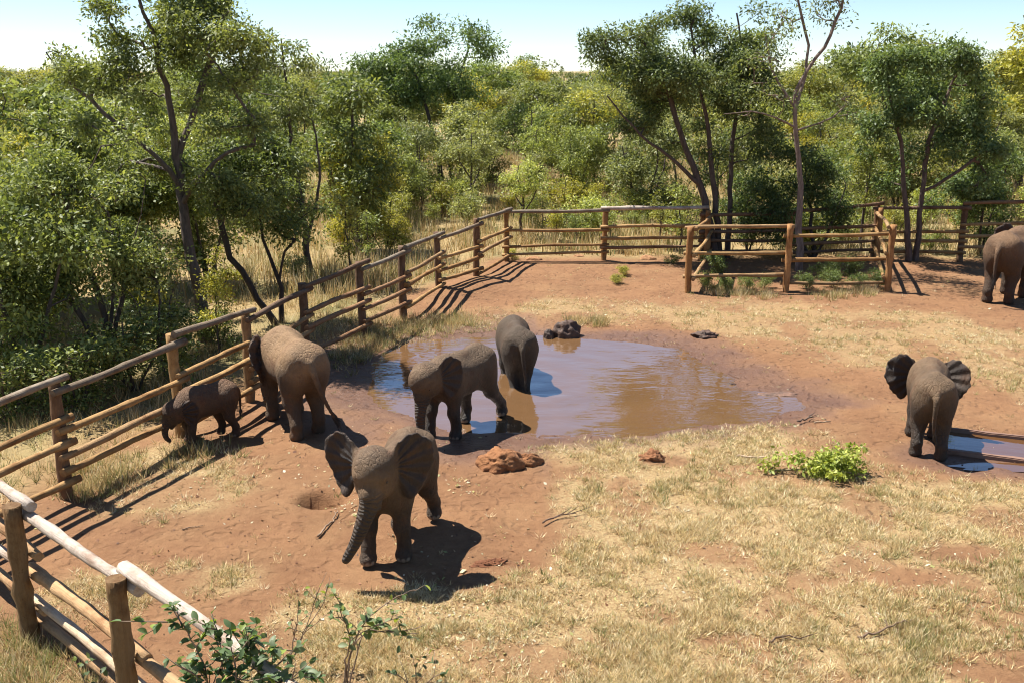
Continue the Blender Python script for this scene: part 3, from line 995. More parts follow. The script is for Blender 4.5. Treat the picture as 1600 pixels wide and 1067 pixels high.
# near fence in the corner below us
NH = 1.45
n0, n1 = at(19, 789, NH), at(181, 903, NH)
n0[2] = n1[2] = 0
nh0 = nh1 = NH
nm1 = n0 + (n0 - n1) * 0.98; n2 = n1 + (n1 - n0) * 1.08
nb = [nm1, n0, n1, n2]; nh = [nh0, nh0, nh1, nh1]
root = thing('log_fence', 'nearest log fence with bleached white top rail at the lower left corner', 'fence', (n0[0], n0[1], 0))
spans = [(0, 1, [(0.99, 0.985, WOOD_PALE, 1.0), (0.66, 0.62, WOOD_PEACH, 1.1), (0.42, 0.44, WOOD_PALE, .9), (0.20, 0.2, WOOD_PEACH, 1.0)]),
         (1, 2, [(0.90, 0.92, WOOD_PALE, 1.05), (0.47, 0.47, WOOD_PEACH, 1.15), (0.24, 0.24, [(0.6, 0.47, 0.33)], .95), (0.10, 0.1, WOOD_PEACH, 1.0)]),
         (2, 3, [(1.0, 0.97, WOOD_PALE, 1.0), (0.44, 0.44, WOOD_PEACH, 1.15), (0.2, 0.2, [(0.6, 0.47, 0.33)], .95)])]
fence(root, nb, nh, spans, 0.088, [(0.26, 0.17, 0.085), (0.23, 0.155, 0.08)], inner=(2, 14), skip_posts=(0,), r_rail=0.054, bend=0.007)

# ------------------------------------------------------------------ trough at the right
ta, tb, tc = at(1463, 674), at(1600, 690), at(1462, 709)
tx = (tb - ta) / np.linalg.norm(tb - ta)
ty = np.array([tx[1], -tx[0], 0.0])
tw = abs((tc - ta) @ ty)
TL, TH, TWALL = 3.2, 0.11, 0.085
root = thing('water_trough', 'low red stained concrete water trough under the elephant at the right edge', 'trough', (*ta[:2], 0.0), math.atan2(tx[1], tx[0]))


def box_part(name, lo, hi, parent, mat, bev=0.015):
    lo = np.array(lo, float); hi = np.array(hi, float)
    import bmesh
    bm = bmesh.new()
    bmesh.ops.create_cube(bm, size=1)
    for v in bm.verts:
        v.co = Vector(((lo + hi) / 2 + np.array(v.co) * (hi - lo)).tolist())
    bmesh.ops.subdivide_edges(bm, edges=[e for e in bm.edges if abs((e.verts[0].co - e.verts[1].co).x) > 0.8], cuts=12)
    for v in bm.verts:
        v.co += Vector((0, frng.normal(0, 0.006), frng.normal(0, 0.004)))
    bmesh.ops.bevel(bm, geom=[e for e in bm.edges if e.calc_face_angle(0) > 0.8], offset=bev, segments=2, affect='EDGES')
    me = bpy.data.meshes.new(name); bm.to_mesh(me); bm.free()
    me.materials.append(mat)
    return link(name, me, parent)


box_part('rear_rim', (0, -TWALL, -0.15), (TL, 0, TH), root, M['concrete'])
box_part('front_rim', (0.02, -tw, -0.15), (TL, -tw + TWALL, TH * 0.8), root, M['concrete'])
box_part('end_rim', (-0.03, -tw + TWALL + 0.004, -0.15), (TWALL - .03, -TWALL - 0.004, TH * 0.75), root, M['concrete'])
M['trough_water'] = mat_water('trough_water', (0.16, 0.075, 0.028))
wv_ = np.array([(0.05, -tw + TWALL - 0.04, 0.055), (TL, -tw + TWALL - 0.04, 0.055), (TL, -TWALL + 0.04, 0.055), (0.05, -TWALL + 0.04, 0.055)])
link('water', mesh_np('trough_water', wv_, [[0, 1, 2, 3]], M['trough_water']), root)
# spilled water in front of it
pc = at(1560, 733)
an = np.linspace(0, 2 * np.pi, 48, endpoint=False)
rr = 1 + 0.12 * np.sin(an * 3 + 1) + 0.08 * np.sin(an * 7)
pv = np.stack([pc[0] + 0.35 + 1.05 * rr * np.cos(an), pc[1] + 0.02 + 0.16 * rr * np.sin(an), np.zeros(48)], 1)
pv = np.concatenate([pv, [[pc[0] + .35, pc[1] + 0.02, 0]]])
pv[:, 2] = np.max(ground_z(pv[:, 0], pv[:, 1])) * 0.6 + 0.006
tag(link('puddle', mesh_np('puddle', pv, [[i, (i + 1) % 48, 48] for i in range(48)], M['trough_water'])), 'spilled water lying along the trough', kind='structure')


# ------------------------------------------------------------------ lumps of earth and mud
def lump(name, label, cat, px, size, mat, seed, rough=0.35, ridges=0.0, tint=(1, 1, 1), n=40, group=None, rz=0.0):
    rg = np.random.default_rng(seed)
    th = np.linspace(0, 2 * np.pi, n, endpoint=False); phv = np.linspace(-0.25, np.pi / 2, n // 2)
    T, Pp = np.meshgrid(th, phv, indexing='ij')
    dx, dy, dz = np.cos(Pp) * np.cos(T), np.cos(Pp) * np.sin(T), np.sin(Pp)
    r = 1 + rough * (fbm(dx * 2 + dz * 1.7 + 5, dy * 2 + dz * 1.3 + seed, seed, 5) - 0.5) * 2
    r += ridges * (np.abs(fbm(dx * 3.5 + 2, dy * 3.5 + dz * 0.8, seed + 3, 3) - 0.5) * 4 - 0.5)
    if cat == 'mound': r += 0.13 * np.abs(np.sin(T * 3.5 + 4 * fbm(dx * 2, dy * 2, seed, 2))) * np.cos(Pp) ** 2 - 0.05; dz = dz * (1 - 0.25 * np.clip(dx, 0, 1))
    V = np.stack([dx * r * size[0], dy * r * size[1], dz * r * size[2]], -1).reshape(-1, 3)
    m_ = n // 2
    i = np.arange(n)[:, None]; j = np.arange(m_ - 1)[None, :]; i2 = (i + 1) % n
    F = np.stack([i * m_ + j, i2 * m_ + j, i2 * m_ + j + 1, i * m_ + j + 1], -1).reshape(-1, 4)
    g = on_ground(*px)
    o = link(name, mesh_np(name, V, F, mat, True), None, (g[0], g[1], g[2] - 0.015))
    o.rotation_euler = (0, 0, rz)
    o.color = (*tint, 1)
    return tag(o, label, cat, group)


lump('earth_mound', 'furrowed orange termite mound on the bare earth near the pool', 'mound', (783, 730), (0.34, 0.30, 0.28), M['clod'], 4, 0.28, 0.05, (1.0, .95, .85), 72, rz=0.4)
lump('earth_mound', 'small leaning ridge of orange earth just right of the termite mound', 'mound', (828, 726), (0.20, 0.12, 0.17), M['clod'], 9, 0.28, 0.05, (1.0, .95, .85), 48, rz=0.5)
lump('earth_clod', 'reddish furrowed clod of earth lying in the grass', 'clod', (1020, 718), (0.19, 0.15, 0.13), M['clod'], 12, 0.5, 0.3, (0.95, 0.9, 0.9), 40)
lump('mud_lump', 'large dark wet lump of mud on the far bank of the pool', 'mud lump', (884, 522), (0.30, 0.24, 0.34), M['mudlump'], 17, 0.3, 0.08, (1.5, 1.4, 1.3), 44)
lump('mud_lump', 'small dark pointed lump of mud beside the large one on the far bank', 'mud lump', (857, 525), (0.12, 0.11, 0.19), M['mudlump'], 19, 0.3, 0.08, (1.3, 1.3, 1.3), 30)
lump('mud_lump', 'low cluster of churned dark mud at the far right of the pool rim', 'mud lump', (1100, 527), (0.28, 0.18, 0.10), M['mudlump'], 23, 0.6, 0.4, (1.6, 1.5, 1.4), 36)
lump('mud_lump', 'wet grey ridge of churned mud on the right arm of the pool', 'mud lump', (1215, 612), (0.40, 0.16, 0.04), M['mudlump'], 29, 0.4, 0.12, (2.6, 2.5, 2.4), 44)
lump('bark_slab', 'reddish slab of rotten bark by the elephant shadow', 'bark', (765, 882), (0.22, 0.09, 0.05), M['clod'], 37, 0.5, 0.4, (0.62, 0.5, 0.45), 36, rz=0.25)
for k, (u, v, s_) in enumerate(((835, 409, 0.24), (905, 402, 0.17), (1012, 406, 0.25), (1160, 632, 0.09), (1143, 596, 0.09), (985, 540, 0.09))):
    lump('stone', ['pale stone under the rear fence at its first span', 'small flat stone under the rear fence', 'pale rounded stone under the second span of the rear fence',
                   'small mud stone at the right of the pool', 'dark mud stone on the right rim of the pool', 'small mud stone at the far rim of the pool'][k], 'stone', (u, v), (s_, s_ * 0.7, s_ * 0.5),
         M['clod'] if k < 3 else M['mudlump'], 60 + k, 0.35, 0.1, (1.3, 1.5, 1.7) if k < 3 else (1.3, 1.2, 1.1), 20)


def stick(name, label, pts_px, r, lift=0.02, tint=(1, 1, 1), forks=0, seed=0):
    rg = np.random.default_rng(seed)
    P = np.array([on_ground(*p) for p in pts_px]); P[:, 2] += r + lift * rg.uniform(0.3, 1, len(P))
    C = catmull(P, 4)
    C[1:-1] += rg.normal(0, r * 0.6, C[1:-1].shape)
    parts = [tube(C, np.linspace(r, r * 0.45, len(C)), 6)]
    for _ in range(forks):
        k = rg.integers(len(C) // 3, len(C) - 1)
        d = (C[k] - C[k - 1]); d /= np.linalg.norm(d) + 1e-9
        q = d * rg.uniform(0.1, 0.25) + rg.normal(0, 0.06, 3); q[2] = abs(q[2]) * 0.6
        parts.append(tube([C[k], C[k] + q * 0.5, C[k] + q], [r * 0.5, r * 0.35, r * 0.2], 5))
    V, F = merge(parts)
    o0 = P[0].copy()
    o = link(name, mesh_np(name, V - o0, F, M['twig'], True), None, o0)
    o.color = (*tint, 1)
    return tag(o, label, 'twig')


stick('dry_stick', 'bent dry stick on the red earth left of the walking elephant', [(497, 842), (510, 828), (523, 815), (528, 806)], 0.016, 0.02, (1, .9, .8), 1, 1)
stick('dry_stick', 'pale straight stick pointing at the leafy green branch', [(1152, 717), (1175, 718), (1205, 719)], 0.02, 0.01, (1.6, 1.55, 1.5), 0, 2)
stick('dry_stick', 'long thin stick lying in the dry foreground grass', [(1340, 1001), (1370, 994), (1400, 983), (1425, 976)], 0.014, 0.04, (.8, .7, .6), 1, 3)
stick('dry_stick', 'dark forked twig between the pool and the leafy branch', [(1245, 662), (1256, 658), (1268, 652)], 0.018, 0.05, (.45, .4, .4), 4, 4)
stick('dry_stick', 'pale thin stick right of the dark forked twig', [(1272, 660), (1298, 659)], 0.012, 0.0, (1.5, 1.5, 1.4), 0, 5)
stick('dry_stick', 'cluster of fallen twigs in the middle of the grass', [(848, 822), (870, 812), (900, 806)], 0.012, 0.05, (.55, .45, .42), 5, 6)
stick('dry_stick', 'thin twig lying over the hard earth near the rail fence', [(285, 832), (300, 828), (318, 826)], 0.008, 0.01, (.9, .8, .7), 1, 7)
stick('dry_stick', 'dark twig at the lower right of the grass', [(1200, 1008), (1225, 1000), (1255, 1003)], 0.012, 0.03, (.5, .4, .35), 3, 8)

# ------------------------------------------------------------------ trees
def resample(P, step):
    P = np.asarray(P, float)
    C = catmull(P, 8)
    s = np.concatenate([[0], np.cumsum(np.linalg.norm(np.diff(C, axis=0), axis=1))])
    n = max(3, int(s[-1] / step) + 1)
    t = np.linspace(0, s[-1], n)
    return np.stack([np.interp(t, s, C[:, d]) for d in range(3)], 1)


def leaf_quads(rg, C, n_per, L, spread, droop, ca, cb, upbias=0.5, wid=0.42, flat=0.65):
    """leaf blades around cluster centres C -> V, F, colours"""
    k = len(C)
    N = k * n_per
    cen = np.repeat(C, n_per, 0)
    off = np.clip(rg.normal(0, 1, (N, 3)), -1.75, 1.75) * np.array([1, 1, flat]) * np.repeat(spread * rg.uniform(0.7, 1.3, k), n_per)[:, None]
    base = cen + off
    d = off / (np.linalg.norm(off, axis=1)[:, None] + 1e-6) * 0.6 + rg.normal(0, 0.6, (N, 3))
    d[:, 2] -= droop
    d /= np.linalg.norm(d, axis=1)[:, None] + 1e-6
    nn = rg.normal(0, 0.75, (N, 3)); nn[:, 2] += upbias
    s = np.cross(d, nn); s /= np.linalg.norm(s, axis=1)[:, None] + 1e-6
    l = L * rg.uniform(0.65, 1.3, N)[:, None]
    w_ = l * wid * 0.5
    nrm = np.cross(s, d)
    mid = base + d * l * 0.48
    V = np.stack([base, mid + s * w_ + nrm * w_ * 0.25, base + d * l, mid - s * w_ + nrm * w_ * 0.25], 1).reshape(-1, 3)
    F = np.arange(4 * N).reshape(N, 4)
    mixv = np.clip(rg.normal(0.5, 0.3, N) + np.repeat(rg.normal(0, 0.22, k), n_per), 0, 1)[:, None]
    col = np.array(ca) * (1 - mixv) + np.array(cb) * mixv
    col *= rg.uniform(0.75, 1.2, N)[:, None]
    return V, F, np.repeat(col, 4, 0)


LEAF_A, LEAF_B = (0.088, 0.112, 0.042), (0.262, 0.280, 0.125)


def tree_meshes(seed, trunks, lobes, n_cl, per, L, spread, droop=0.25, ca=LEAF_A, cb=LEAF_B, tip_r=0.006, gap=0.25, bare=0.07, step=0.35, shell=2.4, upbias=1.0, nsub=8):
    """trunks: [(points, radius at base, radius at top)], lobes: [(centre, radii)]
    clusters of leaves fill the lobes and every cluster is tied to the nearest limb by a twig"""
    rg = np.random.default_rng(seed)
    pos, par, tr, nodes_r = [], [], [], []
    chains = []
    for P, r0, r1 in trunks:
        Q = resample(P, step)
        Q[1:] += rg.normal(0, 0.018 * step / 0.35, Q[1:].shape)
        ids = []
        for k, q in enumerate(Q):
            par.append(ids[-1] if ids else -1); ids.append(len(pos)); pos.append(q)
            nodes_r.append(r0 + (r1 - r0) * (k / (len(Q) - 1)) ** 0.8)
        chains.append((ids, True))
    subs = []
    for c, r in lobes:                      # every lobe breaks up into smaller clumps with gaps between
        c, r = np.array(c), np.array(r)
        for _ in range(nsub):
            d = rg.normal(0, 1, 3); d /= np.linalg.norm(d)
            subs.append((c + d * r * rg.uniform(0.45, 0.95), r * rg.uniform(0.26, 0.48) * np.array([1, 1, 0.8])))
    lobes = subs
    vol = np.array([np.prod(l[1]) for l in lobes]) ** 0.75; vol /= vol.sum()
    C = []
    while len(C) < n_cl:
        c, r = lobes[rg.choice(len(lobes), p=vol)]
        d = rg.normal(0, 1, 3); d /= np.linalg.norm(d)
        p = np.array(c) + d * np.array(r) * rg.random() ** (1 / shell)
        if p[2] < 0.12: continue
        if gap and vnoise(np.array([p[0] * 1.1 + seed + p[2]]), np.array([p[1] * 1.1 - p[2] * 0.9]), seed)[0] < gap: continue
        C.append(p)
    C = np.array(C)
    T0 = np.array(pos)
    order = np.argsort([np.min(np.linalg.norm(T0 - c, axis=1)) for c in C])
    weight = [0.0] * len(pos)
    for ci in order:
        c = C[ci]
        A = np.array(pos)
        dv = c - A
        dist = np.linalg.norm(dv, axis=1)
        cost = dist * (1 + 0.8 * np.clip(-dv[:, 2] / (dist + 1e-6), 0, 1)) + 0.15 * (A[:, 2] < 0.25 * C[:, 2].max())
        k = int(np.argmin(cost))
        m = max(2, int(dist[k] / step) + 1)
        side = rg.normal(0, 0.10, 3) * dist[k]; side[2] = abs(side[2]) * 0.6 - 0.05 * dist[k]
        ids = [k]
        for t in np.linspace(0, 1, m + 1)[1:]:
            q = A[k] + dv[k] * t + side * math.sin(math.pi * t) + rg.normal(0, 0.015, 3)
            par.append(ids[-1]); ids.append(len(pos)); pos.append(q); nodes_r.append(0); weight.append(0.0)
        chains.append((ids, False))
        j = ids[-1]
        while j >= 0:
            weight[j] += 1; j = par[j]
    pos = np.array(pos); weight = np.array(weight)
    R = np.maximum(tip_r * np.maximum(weight, 0.7) ** 0.5, np.array(nodes_r))
    parts = []
    for ids, main in chains:
        r = R[ids].copy()
        if not main: r[0] = min(r[0], r[1] * 1.25)
        parts.append(tube(pos[ids], r, 9 if main else (5 if r[0] > 0.02 else 4), False))
    tv, tf = merge(parts)
    trunk_me = mesh_np('trunk', tv, tf, M['bark'], True)
    keep = C[rg.random(len(C)) > bare]
    V, F, col = leaf_quads(rg, keep, per, L, spread, droop, ca, cb, upbias)
    crown_me = mesh_np('crown', V, F, M['leaf'], False, colors=dict(col=col))
    return trunk_me, crown_me


GROUP_BUSH = 'trees of the bush beyond the fences'


def plant_tree(name, label, cat, meshes, loc, scale=1.0, rz=0.0, leaf_tint=(1, 1, 1), bark_tint=(1, 1, 1), group=None, wide=1.0):
    r = thing(name, label, cat, loc, rz, group)
    r.scale = (scale * wide, scale * wide, scale)
    t = link('trunk' if name != 'shrub' and name != 'sapling' else 'stem', meshes[0], r); t.color = (*bark_tint, 1)
    c = link('crown' if name != 'shrub' else 'foliage', meshes[1], r); c.color = (*leaf_tint, 1)
    return r


def loc_at(u, v):
    p = at(u, v)
    p[2] = gz(p) - 0.03
    return p


def local(base, u, v, depth=0.0):
    """offset from `base` of the point that shows at (u, v) on the upright plane `depth` behind it"""
    y = base[1] + depth
    z = height_at(np.array([0, y, 0]), v)
    dx = (u - 800) / FPX
    c, s = math.cos(PITCH), math.sin(PITCH)
    return np.array([dx * (y * c - (z - HC) * s) - base[0], depth, z - base[2]])


def limbs(base, lines):
    return [([local(base, *p) for p in pts], r0, r1) for pts, r0, r1 in lines]


def lobe(base, u, v, ru, rv, depth=0.0, rd=None):
    """crown lobe centred on photo spot (u, v), half sizes in photo pixels"""
    c = local(base, u, v, depth)
    k = math.hypot(base[1] + depth, HC) / FPX
    return (c, (ru * k, (rd if rd is not None else ru) * k, rv * k))


# --- single trees one can tell apart
b = loc_at(322, 533)
tall = tree_meshes(101, limbs(b, [([(322, 533, 0), (312, 470, 0), (298, 390, 0), (285, 320, 0.1), (276, 240, 0.1), (262, 150, 0), (238, 60, 0), (214, -10, 0)], 0.155, 0.03),
                                  ([(277, 250, 0.1), (298, 190, 0.2), (318, 130, 0.3), (340, 60, 0.3), (360, 0, 0.3)], 0.07, 0.02),
                                  ([(280, 290, 0.1), (240, 240, -0.3), (180, 190, -0.6), (110, 130, -0.6), (70, 85, -0.6)], 0.05, 0.012),
                                  ([(284, 320, 0.1), (330, 260, -0.5), (380, 230, -0.8)], 0.05, 0.015)]),
                   [lobe(b, 230, 40, 100, 55), lobe(b, 320, 30, 70, 60), lobe(b, 250, 130, 110, 70), lobe(b, 330, 180, 60, 60), lobe(b, 200, 220, 100, 70, 0.3),
                    lobe(b, 300, 290, 75, 75, -0.2), lobe(b, 120, 120, 50, 35, -0.5), lobe(b, 360, 270, 45, 80, -0.3), lobe(b, 250, -20, 90, 40), lobe(b, 350, 60, 60, 60, -1.0), lobe(b, 370, 170, 45, 60, -1.2)],
                   390, 120, 0.088, 0.155, gap=0.36)
plant_tree('bush_tree', 'tallest tree at the left with one straight dark trunk behind the log fence', 'tree', tall, b, leaf_tint=(1.08, 1.12, 0.85), bark_tint=(0.95, 0.9, 0.9))

b = loc_at(484, 436)
t2 = tree_meshes(102, limbs(b, [([(484, 436, 0), (478, 380, 0), (470, 320, 0), (455, 230, 0), (448, 130, 0), (440, 60, 0)], 0.10, 0.02),
                                ([(478, 385, 0), (492, 330, 0.3), (500, 260, 0.4), (490, 190, 0.4)], 0.06, 0.02)]),
                 [lobe(b, 440, 85, 48, 40), lobe(b, 430, 155, 70, 50), lobe(b, 445, 240, 70, 60), lobe(b, 455, 320, 60, 50), lobe(b, 410, 290, 55, 60, -0.4)],
                 220, 95, 0.105, 0.17, droop=0.7, gap=0.32)
plant_tree('bush_tree', 'narrow pointed tree with drooping leaves right of the tallest left tree', 'tree', t2, b, leaf_tint=(1.1, 1.12, 0.9), bark_tint=(0.8, 0.75, 0.75))

b = loc_at(432, 508)
t3 = tree_meshes(103, limbs(b, [([(432, 508, 0), (405, 470, 0), (385, 430, 0), (358, 400, 0), (345, 350, 0), (340, 300, 0)], 0.085, 0.03),
                                ([(440, 504, .2), (438, 450, .2), (425, 410, .2), (410, 370, .2), (405, 320, .2)], 0.07, 0.02),
                                ([(436, 440, .2), (445, 395, .1), (462, 375, 0)], 0.035, 0.012)]),
                 [lobe(b, 350, 270, 55, 80), lobe(b, 400, 290, 60, 65, 0.2), lobe(b, 380, 200, 60, 60, 0.2), lobe(b, 455, 340, 45, 45, 0.3)], 180, 85, 0.10, 0.165, gap=0.3, droop=0.5)
plant_tree('bush_tree', 'tree with two crooked black stems leaning left behind the fence', 'tree', t3, b, leaf_tint=(0.85, 0.95, 0.7), bark_tint=(0.42, 0.38, 0.36))

b = loc_at(170, 590)
t4 = tree_meshes(104, limbs(b, [([(170, 590, 0), (165, 520, 0), (150, 450, 0), (120, 380, 0), (100, 300, 0)], 0.07, 0.02), ([(172, 590, .1), (180, 510, .1), (195, 440, .2), (215, 360, .2)], 0.05, 0.015),
                                ([(168, 588, -.1), (140, 520, -.2), (110, 470, -.3), (70, 430, -.3)], 0.045, 0.015), ([(170, 590, 0), (172, 500, 0), (178, 420, 0), (170, 330, 0)], 0.045, 0.015)]),
                 [lobe(b, 90, 300, 80, 70), lobe(b, 190, 320, 85, 70), lobe(b, 140, 400, 110, 60), lobe(b, 230, 410, 60, 50, .2), lobe(b, 60, 420, 60, 60, -.2), lobe(b, 150, 250, 70, 45, .2)],
                 230, 95, 0.085, 0.15, gap=0.36, droop=0.35, nsub=6)
plant_tree('bush_tree', 'many stemmed bushy tree at the far left behind the fence rails', 'tree', t4, b, leaf_tint=(1.15, 1.2, 0.9), bark_tint=(0.9, 0.8, 0.75))

b = loc_at(690, 292)
t5 = tree_meshes(105, limbs(b, [([(690, 292, 0), (684, 240, 0), (672, 190, 0), (650, 120, 0), (620, 80, 0)], 0.15, 0.04), ([(708, 292, 1), (702, 240, 1), (705, 190, 1), (715, 130, 1), (735, 70, 1)], 0.13, 0.04),
                                ([(640, 290, 1), (640, 230, 1), (630, 170, 1), (600, 120, 1)], 0.11, 0.03), ([(684, 240, 0), (660, 215, -1), (590, 200, -1.5)], 0.06, .02)]),
                 [lobe(b, 610, 85, 65, 32), lobe(b, 690, 65, 75, 28), lobe(b, 735, 95, 40, 45), lobe(b, 660, 130, 90, 50, 1), lobe(b, 730, 160, 55, 45, .5), lobe(b, 610, 160, 60, 50, .5), lobe(b, 560, 130, 55, 45, 1)],
                 300, 95, 0.17, 0.29, gap=0.28, shell=3)
plant_tree('bush_tree', 'broad crowned tree rising over the middle of the bush on several thin trunks', 'tree', t5, b, leaf_tint=(0.72, 0.92, 0.72), bark_tint=(0.55, 0.5, 0.5))

b = loc_at(1118, 407)
t6 = tree_meshes(106, limbs(b, [([(1118, 407, 0), (1108, 350, 0), (1095, 290, 0), (1072, 235, 0), (1055, 180, 0), (1035, 110, 0), (1000, 60, 0)], 0.15, 0.035),
                                ([(1124, 407, .15), (1120, 340, .1), (1112, 270, .1), (1105, 200, .1), (1090, 120, .1), (1080, 40, .1)], 0.12, 0.03),
                                ([(1135, 407, .3), (1140, 330, .4), (1142, 260, .5), (1150, 180, .5), (1160, 90, .5), (1150, 20, .5)], 0.10, 0.025),
                                ([(1095, 290, 0), (1050, 250, -.4), (1000, 210, -.7), (950, 150, -.8)], 0.07, .02)]),
                 [lobe(b, 960, 95, 55, 45), lobe(b, 1030, 50, 70, 40), lobe(b, 1110, 35, 75, 35), lobe(b, 1170, 80, 60, 50), lobe(b, 1050, 120, 80, 45, -.4), lobe(b, 1130, 130, 75, 50, -.3),
                  lobe(b, 985, 160, 60, 55, .3), lobe(b, 1040, 190, 65, 45, .5), lobe(b, 930, 75, 35, 25, .3), lobe(b, 1160, 200, 55, 60, .6), lobe(b, 1190, 150, 50, 60, .3), lobe(b, 1080, 250, 40, 35, .9)],
                 400, 120, 0.11, 0.185, gap=0.28, shell=2.8)
plant_tree('bush_tree', 'big spreading tree with leaning dark trunks inside the guard pen', 'tree', t6, b, leaf_tint=(0.8, 0.9, 0.78), bark_tint=(0.75, 0.68, 0.66))

b = loc_at(1248, 424)
t7 = tree_meshes(107, limbs(b, [([(1248, 424, 0), (1249, 350, 0), (1250, 280, 0), (1244, 220, 0), (1241, 175, 0), (1244, 140, 0), (1262, 110, 0), (1290, 70, 0), (1312, 20, 0), (1322, -30, 0)], 0.115, 0.02),
                                ([(1241, 180, 0), (1255, 130, .3), (1262, 70, .4), (1250, 10, .4), (1240, -40, .4)], 0.06, 0.015),
                                ([(1242, 200, 0), (1215, 185, -.4), (1180, 175, -.5), (1130, 180, -.6)], 0.035, 0.008), ([(1243, 170, 0), (1220, 135, .2), (1205, 100, .3), (1195, 50, .3)], 0.035, 0.01),
                                ([(1242, 205, 0), (1290, 190, .4), (1320, 165, .5)], 0.03, .008)]),
                 [lobe(b, 1240, 0, 70, 45), lobe(b, 1330, 5, 50, 35), lobe(b, 1215, 90, 60, 50, .2), lobe(b, 1300, 170, 45, 40, .3), lobe(b, 1190, 165, 55, 30, -.3), lobe(b, 1260, -40, 90, 30)],
                 170, 26, 0.11, 0.22, gap=0.3, bare=0.25)
plant_tree('bush_tree', 'slender pale trunked tree with a thin see through crown in the guard pen', 'tree', t7, b, leaf_tint=(1.05, 1.08, 1.0), bark_tint=(1.75, 1.6, 1.55))

b = loc_at(1270, 405)
t8 = tree_meshes(108, limbs(b, [([(1270, 405, 0), (1268, 350, 0), (1262, 300, 0), (1255, 240, 0)], 0.06, 0.02), ([(1268, 405, 0), (1230, 350, .2), (1205, 310, .3)], 0.045, 0.02), ([(1272, 405, 0), (1300, 350, 0), (1320, 300, 0)], 0.045, 0.015)]),
                 [lobe(b, 1215, 300, 50, 60), lobe(b, 1275, 270, 60, 60), lobe(b, 1305, 320, 40, 50), lobe(b, 1245, 345, 60, 40), lobe(b, 1180, 330, 30, 40)], 190, 90, 0.105, 0.17, gap=0.2)
plant_tree('shrub', 'dense dark green bush behind the pale trunk in the guard pen', 'bush', t8, b, leaf_tint=(0.6, 0.74, 0.6), bark_tint=(0.6, 0.6, 0.6))

b = loc_at(1425, 408)
t9 = tree_meshes(109, limbs(b, [([(1420, 408, 0), (1418, 350, 0), (1412, 290, 0), (1408, 230, 0), (1395, 170, 0), (1385, 110, 0)], 0.105, 0.025),
                                ([(1430, 408, .1), (1436, 350, .1), (1442, 290, .1), (1452, 220, .1), (1475, 160, .1), (1500, 110, .1)], 0.10, 0.025), ([(1440, 300, .1), (1480, 280, -.3), (1520, 250, -.4)], .05, .015)]),
                 [lobe(b, 1400, 110, 60, 45), lobe(b, 1475, 95, 65, 40), lobe(b, 1520, 150, 50, 50), lobe(b, 1440, 160, 90, 50), lobe(b, 1375, 190, 45, 45, .2), lobe(b, 1510, 230, 55, 50, .2), lobe(b, 1530, 290, 40, 40, .4), lobe(b, 1480, 290, 60, 45, .8), lobe(b, 1400, 250, 50, 45, .9)],
                 310, 110, 0.115, 0.175, gap=0.27, droop=0.5)
plant_tree('bush_tree', 'rounded tree forked from the ground right of the guard pen', 'tree', t9, b, leaf_tint=(0.82, 1.0, 0.85), bark_tint=(1.0, 0.85, 0.8))

# --- kinds of trees for the rest of the bush
def R3(h, pts): return [np.array((x, y, z)) * 1.0 for x, y, z in pts]


